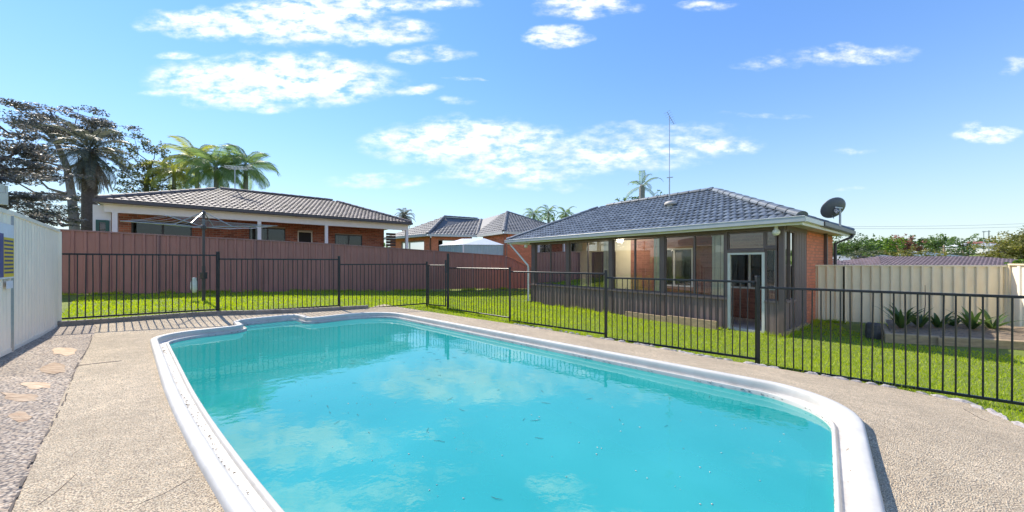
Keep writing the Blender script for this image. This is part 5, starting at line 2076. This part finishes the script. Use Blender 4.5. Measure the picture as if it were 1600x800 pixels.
def palm(label, crown_px, D, base_y, trunk_r, fronds, length, material, key, barkm, hang=.8, group=None, n=24, leaf_len=.5, leaf_w=.02, dead=0, deadmat=None, lean=(0, 0), elev=(-.5, 1.1), name='palm_tree', shaft=False):
    top = atD(*crown_px, D)
    base = Vector((top.x + lean[0], top.y + lean[1], CZ - (base_y - Y0) / FPX * D))
    root = thing(name, label, 'palm', base, group)
    b = MB()
    mid = (base + top) / 2 + Vector((lean[0] * .1, 0, 0))
    b.tube([base, mid, top - Vector((0, 0, .1)), top + Vector((0, 0, .15))], [trunk_r * 1.15, trunk_r, trunk_r * .95, trunk_r * .6], 10)
    b.build('trunk', barkm, root, smooth=True)
    if shaft:
        b = MB(); b.tube([top - Vector((0, 0, .9)), top - Vector((0, 0, .6)), top + Vector((0, 0, .1))], [trunk_r * 1.1, trunk_r * 1.5, trunk_r * .8], 10); b.build('crownshaft', M['frond_gr'] if False else mat('green_crownshaft', (.14, .20, .08), .5, .15, 8), root, smooth=True)
    for i in range(fronds):
        e = elev[0] + (elev[1] - elev[0]) * (i / max(1, fronds - 1)) + rng.uniform(-.12, .12)
        az = i * 2.39996 + rng.uniform(-.2, .2)
        v = 0 if e > .6 else (1 if e > 0 else 2)
        me = frond_mesh((key, v), length, ((.0), (1.9, 2.0, 1.3)[v] / 6.5), n, leaf_len, leaf_w, hang, material)
        o = bpy.data.objects.new('frond', me); COL.objects.link(o); o.parent = root
        o.location = top - base + Vector((0, 0, .05))
        o.rotation_euler = (rng.uniform(-.25, .25), -e, az)
        s = rng.uniform(.85, 1.1)
        o.scale = (s, s, s)
    for i in range(dead):
        e = rng.uniform(-1.35, -.85)
        az = i * 2.39996 + 1
        me = frond_mesh((key, 'dead'), length * .9, (0, .05), n, leaf_len * .8, leaf_w, hang * .5, deadmat)
        o = bpy.data.objects.new('dead_frond', me); COL.objects.link(o); o.parent = root
        o.location = top - base - Vector((0, 0, .15))
        o.rotation_euler = (rng.uniform(-.3, .3), -e, az)
    return root


dry = leaf_mat('dry_fronds', (.12, .085, .055), (.36, .27, .19), .3)
palm('shaggy dark date palm with hanging dry fronds behind the left house roof', (140, 238), 19, 430, .30, 38, 2.3, M['frond_dk'], 'date', M['bark'], .35, n=40, leaf_len=.42, leaf_w=.022, dead=16, deadmat=dry, elev=(-.75, 1.35))
palm('tallest yellow green palm behind the ridge of the brown roof', (308, 250), 24, 430, .13, 17, 2.1, M['frond_ye'], 'gold', M['bark_palm'], 1.0, 'palms behind the brown roof', n=46, leaf_len=.8, leaf_w=.019, elev=(-.5, 1.4))
palm('left yellowish palm leaning over toward the sparse dark tree', (272, 266), 25, 430, .11, 14, 1.9, M['frond_ye'], 'gold', M['bark_palm'], 1.0, 'palms behind the brown roof', elev=(-.6, .9))
palm('green drooping palm between the tallest palm and the aerial', (338, 264), 23, 430, .14, 20, 2.2, M['frond_gr'], 'green', M['bark_palm'], 1.2, 'palms behind the brown roof', n=50, leaf_len=.95, leaf_w=.018, elev=(-.6, 1.4))
palm('right hand green palm with long drooping fronds behind the white aerial', (384, 260), 24, 430, .15, 18, 2.4, M['frond_gr'], 'green', M['bark_palm'], 1.2, 'palms behind the brown roof', elev=(-.5, 1.4))
palm('small ragged palm far away between the two neighbour houses', (632, 338), 46, 420, .3, 24, 1.9, M['frond_dk'], 'cab', M['bark'], .5, n=18, leaf_len=.5, leaf_w=.035, dead=10, deadmat=dry, elev=(-.7, 1.3))
for (px, py, lab) in ((834, 335, 'left palm of the three beyond the grey roof'), (857, 332, 'middle palm of the three beyond the grey roof'), (884, 334, 'right palm of the three beyond the grey roof')):
    palm(lab, (px, py), 52, 420, .2, 15, 2.1, M['frond_gr'], 'farp', M['bark_palm'], .8, 'three palms beyond the grey roof', n=16, leaf_len=.6, leaf_w=.045, elev=(-.6, 1.3))
palm('palm with thick grey trunk sticking up behind the slate blue roof', (1003, 292), 24, 420, .20, 9, 1.5, M['frond_gr'], 'bang', M['bark_palm'], .7, n=20, leaf_len=.42, leaf_w=.024, elev=(-.2, 1.4))
px_tree('leafy_tree', 'round green bush tree behind the ridge of the slate blue roof', 'tree', 26, [(1005, 420), (1005, 340), (1004, 318)], .15, auto_clusters(1005, 303, 340, 38, 16), 2.4, .10, M['leaf_gr'], M['bark'])
px_tree('leafy_tree', 'small green tree left of the ridge of the slate blue roof', 'tree', 34, [(946, 420), (946, 345), (945, 330)], .15, auto_clusters(945, 320, 350, 18, 9), 2.2, .12, M['leaf_gr'], M['bark'])
px_tree('leafy_tree', 'pale green shrubby tree under the three far palms', 'tree', 50, [(870, 420), (870, 360), (868, 345)], .2, auto_clusters(866, 334, 366, 34, 12), 2.0, .16, M['leaf_gr'], M['bark'])

# ------------------------------------------------------------------ houses and trees beyond the cream fence
def hip_house(label, px, py_ridge, py_eave, D, half_px, depth, rot, wallm, roofm, courses=False, ridge=.5):
    """a small house whose roof ridge and eave are seen at these heights of the photograph"""
    pxm = D / FPX
    c = atD(px, py_eave, D); hw = half_px * pxm
    rz_ = CZ + (Y0 - py_ridge) * pxm
    ez_ = c.z
    g = ez_ - 2.6
    ca, sa = math.cos(rot), math.sin(rot)
    f = lambda x, y, z: Vector((c.x + x * ca - y * sa, c.y + depth * .5 + x * sa + y * ca, z))
    root = thing('far_house', label, 'house', (c.x, c.y + depth * .5, g))
    hd = depth / 2
    r0 = hw * ridge
    fs = [[f(-hw, -hd, ez_), f(hw, -hd, ez_), f(r0, 0, rz_), f(-r0, 0, rz_)], [f(-hw, hd, ez_), f(-hw, -hd, ez_), f(-r0, 0, rz_)],
          [f(hw, -hd, ez_), f(hw, hd, ez_), f(r0, 0, rz_)], [f(hw, hd, ez_), f(-hw, hd, ez_), f(-r0, 0, rz_), f(r0, 0, rz_)]]
    if courses:
        tiled_roof(root, fs, roofm, w=.28, l=.34, amp=.035, lip=.035)
    else:
        b = MB()
        for p in fs:
            b.poly(p)
        b.slab([f(-hw, -hd, ez_ - .002), f(hw, -hd, ez_ - .002), f(hw, hd, ez_ - .002), f(-hw, hd, ez_ - .002)], .16)
        b.build('roof', roofm, root)
    b = MB()
    i = .4
    b.hexa([f(-hw + i, -hd + i, g), f(hw - i, -hd + i, g), f(hw - i, hd - i, g), f(-hw + i, hd - i, g), f(-hw + i, -hd + i, ez_ - .17), f(hw - i, -hd + i, ez_ - .17), f(hw - i, hd - i, ez_ - .17), f(-hw + i, hd - i, ez_ - .17)])
    b.build('wall', wallm, root)
    nwin = max(1, int(hw / 1.6))
    for k in range(nwin):
        x = -hw + i + (2 * (hw - i)) * (k + .5) / nwin
        b = MB(); b.hexa([f(x - .6, -hd + i - .04, g + 1), f(x + .6, -hd + i - .04, g + 1), f(x + .6, -hd + i + .02, g + 1), f(x - .6, -hd + i + .02, g + 1), f(x - .6, -hd + i - .04, g + 2.1), f(x + .6, -hd + i - .04, g + 2.1), f(x + .6, -hd + i + .02, g + 2.1), f(x - .6, -hd + i + .02, g + 2.1)])
        b.build('window', M['door_dark'], root)
    return root


hip_house('house with long plum tiled roof just over the right part of the cream fence', 1545, 400.5, 416, 24, 150, 7, R(-4), M['farpink'], M['tile_p'], True, .55)
hip_house('house with plum tiled roof between the brick wall and the cream fence', 1308, 397, 416, 26, 40, 5, R(8), M['farpink'], M['tile_p'], True, .1)
hip_house('house with weathered brown grey roof left of the long plum roof', 1438, 397, 412, 34, 38, 7, R(20), M['fargrey'], M['tile_g'], False, .2)
hip_house('small pink walled house with pale grey roof below the green trees', 1364, 397, 407, 40, 32, 7, R(-10), M['farpink'], M['fargrey'], False, .3)
hip_house('house with slate green hipped roof behind the long plum roof', 1499, 391.5, 404, 48, 42, 9, R(6), M['farwhite'], M['fargreen'], False, .15)
hip_house('white far house left of the tall power pole', 1528, 379, 384, 130, 18, 9, R(10), M['farwhite'], M['zinc'], False, .4)
hip_house('white far house with red brown roof behind the power pole', 1546, 376, 380, 150, 16, 9, R(-5), M['farwhite'], mat('red_far_roof', (.28, .10, .07), .8, .1, 2), False, .4)
hip_house('white far house right of the tall power pole', 1572, 378.5, 384, 120, 20, 9, R(14), M['farwhite'], M['fargrey'], False, .4)

bgt = [
    ('leafy_tree', 'green tree beside the dish end of the brick house', 1322, 368, 420, 38, 44, 'leaf_gr', 22),
    ('leafy_tree', 'taller green tree crown rising behind the trees by the dish', 1354, 363, 395, 20, 66, 'leaf_gr', 12),
    ('leafy_tree', 'bright green tree left of the rust red tree', 1384, 369, 412, 34, 50, 'leaf_br', 20),
    ('leafy_tree', 'rust red tree on the hillside above the fence', 1417, 365, 396, 28, 72, 'leaf_rd', 16),
    ('leafy_tree', 'olive yellow spreading tree below the rust red tree', 1424, 387, 412, 46, 42, 'leaf_ol', 20),
    ('leafy_tree', 'dark green tree right of the rust red tree', 1440, 367, 396, 18, 80, 'leaf_gr', 12),
    ('leafy_tree', 'rounded dark green tree at mid hillside', 1462, 368, 400, 24, 76, 'leaf_gr', 14),
    ('leafy_tree', 'large dark green tree left of the white far houses', 1505, 367, 400, 28, 70, 'leaf_gr', 16),
    ('leafy_tree', 'low dark green tree beneath the large dark hillside tree', 1478, 388, 410, 30, 60, 'leaf_dk', 12),
    ('leafy_tree', 'big olive green tree at the right edge above the plum roof', 1604, 360, 412, 52, 46, 'leaf_ol', 30),
    ('leafy_tree', 'lower olive tree left of the big one at the right edge', 1562, 384, 410, 34, 48, 'leaf_ol', 16),
    ('leafy_tree', 'bright green shrub over the fence corner at the far right', 1598, 403, 420, 26, 17, 'leaf_br', 10),
    ('leafy_tree', 'dark green tree against the brick house edge below the dish', 1345, 386, 418, 30, 38, 'leaf_dk', 14),
]
for (nm_, lab, px, y0, y1, hw, D, mk, n) in bgt:
    lf_ = max(.10, D * .0036)
    px_tree(nm_, lab, 'tree', D, [(px, 424), (px + 1, (y1 + 424) / 2), (px, (y0 + y1) / 2)], .18 * D / 45, auto_clusters(px, y0 + 2, y1, hw, int(n * 1.4)), 3.2, lf_ * .9, M[mk], M['bark'], 'trees on the hillside beyond the cream fence', flat=.2, elong=1.7, sub=4)
# the wooded skyline, too far to tell trees apart
cs, rr, nn, tt = [], [], [], []
for i in range(420):
    px = rng.uniform(-700, 2300)
    D = rng.uniform(170, 330)
    p = atD(px, 400, D)
    y = (383 if px > 1250 else 392) + rng.uniform(-4, 16)
    c = Vector((p.x, p.y, CZ + (Y0 - y) / FPX * D))
    cs.append(c); rr.append((rng.uniform(5, 9), rng.uniform(4, 7), rng.uniform(2.5, 4.5))); nn.append(110); tt.append(rng.uniform(0, 1))
v, f, t = leaf_cloud(cs, rr, nn, tt, 1.5, .2, .4, 1.6)
np_mesh('far_wood', v, f, M['leaf_gr'], tone=t, kind='stuff')

# power poles and wires
pp = atD(1545, 360, 105)
pole = thing('power_pole', 'tall grey power pole with crossarm among the white far houses', 'power pole', (pp.x, pp.y, pp.z - 10))
b = MB(); b.tube([pp - Vector((0, 0, 10)), pp], [.2, .14], 8); b.build('shaft', M['galv'], pole)
b = MB(); b.beam(pp + Vector((-1.9, 0, -.3)), pp + Vector((.5, 0, -.3)), .16, .16); b.build('crossarm', M['galv'], pole)
pq = atD(1537, 361, 108)
pole3 = thing('power_pole', 'slim grey power pole just left of the taller crossarm pole', 'power pole', (pq.x, pq.y, pq.z - 10))
b = MB(); b.tube([pq - Vector((0, 0, 10)), pq], [.14, .09], 8); b.build('shaft', M['galv'], pole3)
b = MB(); b.beam(pq + Vector((-.5, 0, -.3)), pq + Vector((.5, 0, -.3)), .12, .12); b.build('crossarm', M['galv'], pole3)
p2 = atD(1475, 383, 58)
pole2 = thing('power_pole', 'short pale timber pole above the plum roof', 'power pole', (p2.x, p2.y, p2.z - 7))
b = MB(); b.tube([p2 - Vector((0, 0, 7)), p2], [.16, .12], 8); b.build('shaft', M['sandst'], pole2)
b = MB(); b.beam(p2 + Vector((-.7, 0, -.4)), p2 + Vector((.7, 0, -.4)), .1, .1); b.build('crossarm', M['bark_pale'], pole2)
for (y0_, y1_, lab) in ((354, 344, 'upper overhead wire crossing the sky right of the dish'), (357, 349.5, 'lower overhead wire crossing the sky right of the dish')):
    a_, c_ = atD(1310, y0_, 60), atD(1720, y1_, 60)
    b = MB()
    b.tube([a_.lerp(c_, i / 12) - Vector((0, 0, math.sin(math.pi * i / 12) * .35)) for i in range(13)], .018, 4)
    o = b.build('overhead_wire', M['galv']); tag(o, lab, 'wire', 'overhead wires')

# ------------------------------------------------------------------ grass
def make_grass():
    N = 620000
    x = nrng.uniform(-13, 13.5, N); y = nrng.uniform(2.2, 20.4, N)
    # thin with distance, keep to the view and a margin
    keep = (np.abs(x / y) < 1.75)
    d = np.hypot(x, y)
    keep &= nrng.uniform(0, 1, N) < np.clip(7.5 / d, .3, 1) ** 1.1
    x, y = x[keep], y[keep]
    # in front of the maroon fence
    n1 = np.array([M1 - M0]); l1 = (M1 - M0)
    s1 = (x - M0.x) * l1.y - (y - M0.y) * l1.x
    l2 = (M2 - M1)
    s2 = (x - M1.x) * l2.y - (y - M1.y) * l2.x
    ok = (s1 > .1) & (s2 > .1)
    # house and beds
    hx, hy = x - HW1.x, y - HW1.y
    det = HA.x * HB.y - HA.y * HB.x
    t = (hx * HB.y - hy * HB.x) / det; dd = (HA.x * hy - HA.y * hx) / det
    ok &= ~((t > -.06) & (t < 9.7) & (dd > -.06) & (dd < 5.6))
    lc = CF1 - CF0
    ok &= ((x - CF0.x) * lc.y - (y - CF0.y) * lc.x > .03) | (x < CF0.x)
    qx, qy = x - BL.x, y - BL.y
    bs, bn_ = qx * bd.x + qy * bd.y, qx * bn.x + qy * bn.y
    ok &= ~((bs > -.02) & (bs < Lb + .2) & (bn_ > -.02))
    shr = [tuple(p) for p in PAVE]
    jx, jy = x + nrng.normal(0, .035, len(x)), y + nrng.normal(0, .035, len(x))
    ok &= ~inside(shr, jx, jy)
    ok &= ~inside(PATH, x, y)
    ok &= ~inside(POOL_OUT, x, y)
    # behind the side wall
    u, v = x * U.x + y * U.y, x * V_.x + y * V_.y
    ok &= ~((v < -.9) & (u < 2))
    ok &= ~((v < .9) & (u > -8.5))
    x, y = x[ok], y[ok]
    n0 = len(x)
    # longer tufts where the mower does not reach: along fences, walls and the paving edge
    tx, ty = [], []
    lines = [(PA, PB), (PB, PC), (PC, PD), (PD, PE), (PE, PF), (PF, PG), (PG, PH), (PH, PI_), (PI_, PJ), (M0, M1), (M1, M2), (CF0, CF1), (HP(-.1, -.03, 0), HP(9.2, -.03, 0)), (HP(-.08, 0, 0), HP(-.08, 3, 0))]
    for a_, c_ in lines:
        L_ = math.hypot(c_[0] - a_[0], c_[1] - a_[1])
        k_ = int(L_ * 420)
        s_ = nrng.uniform(0, 1, k_) ** 1.0
        s_ += nrng.normal(0, .004, k_)
        gap = np.sin(s_ * L_ * 5.3) + np.sin(s_ * L_ * 2.1 + 1) > nrng.normal(.2, .5, k_)
        s_ = s_[gap]
        nx_, ny_ = -(c_[1] - a_[1]) / L_, (c_[0] - a_[0]) / L_
        o_ = nrng.normal(0, .035, len(s_))
        if a_ is M0 or a_ is M1 or a_ is CF0:
            o_ = -np.abs(o_) - .07
        tx.append(a_[0] + (c_[0] - a_[0]) * s_ + nx_ * o_); ty.append(a_[1] + (c_[1] - a_[1]) * s_ + ny_ * o_)
    x = np.concatenate([x] + tx); y = np.concatenate([y] + ty)
    n = len(x)
    z = np.empty(n)
    for i in range(0, n, 20000):
        z[i:i + 20000] = gz(x[i:i + 20000], y[i:i + 20000])
    d = np.hypot(x, y)
    patch = np.sin(x * 1.7 + np.sin(y * 1.3) * 1.5) * np.sin(y * 1.9 + np.sin(x * .9)) * .5 + .5
    p2 = np.sin(x * 5.1 + np.sin(y * 3.7) * 2) * np.sin(y * 4.3 + np.sin(x * 4.9) * 2)
    dry = np.clip(np.sin(x * .8 + 1.3 + np.sin(y * 1.1)) * np.sin(y * .7 + .4 + np.sin(x * .6)) * 1.6 - .55, 0, 1) + np.clip(p2 - .55, 0, 1)
    h = nrng.uniform(.018, .055, n) * (.75 + .5 * patch) * (1 + .25 * p2)
    h[n0:] *= nrng.uniform(1.3, 3.0, n - n0)
    w = nrng.uniform(.0035, .007, n) * np.clip(d / 7, 1, 2.2)
    a = nrng.uniform(0, 2 * np.pi, n)
    lean = nrng.uniform(.1, .9, n) * h
    la = nrng.uniform(0, 2 * np.pi, n)
    V3 = np.empty((n, 3, 3))
    V3[:, 0] = np.column_stack([x - np.cos(a) * w, y - np.sin(a) * w, z - .032])
    V3[:, 1] = np.column_stack([x + np.cos(a) * w, y + np.sin(a) * w, z - .032])
    V3[:, 2] = np.column_stack([x + np.cos(la) * lean, y + np.sin(la) * lean, z - .03 + h])
    tone = np.clip(nrng.normal(.5, .25, n) + (patch - .5) * .22 + dry * .25, 0, 1)
    np_mesh('grass', V3.reshape(-1, 3), np.arange(n * 3).reshape(n, 3), M['grass'], tone=tone, kind='stuff')
    print('grass blades', n)


make_grass()
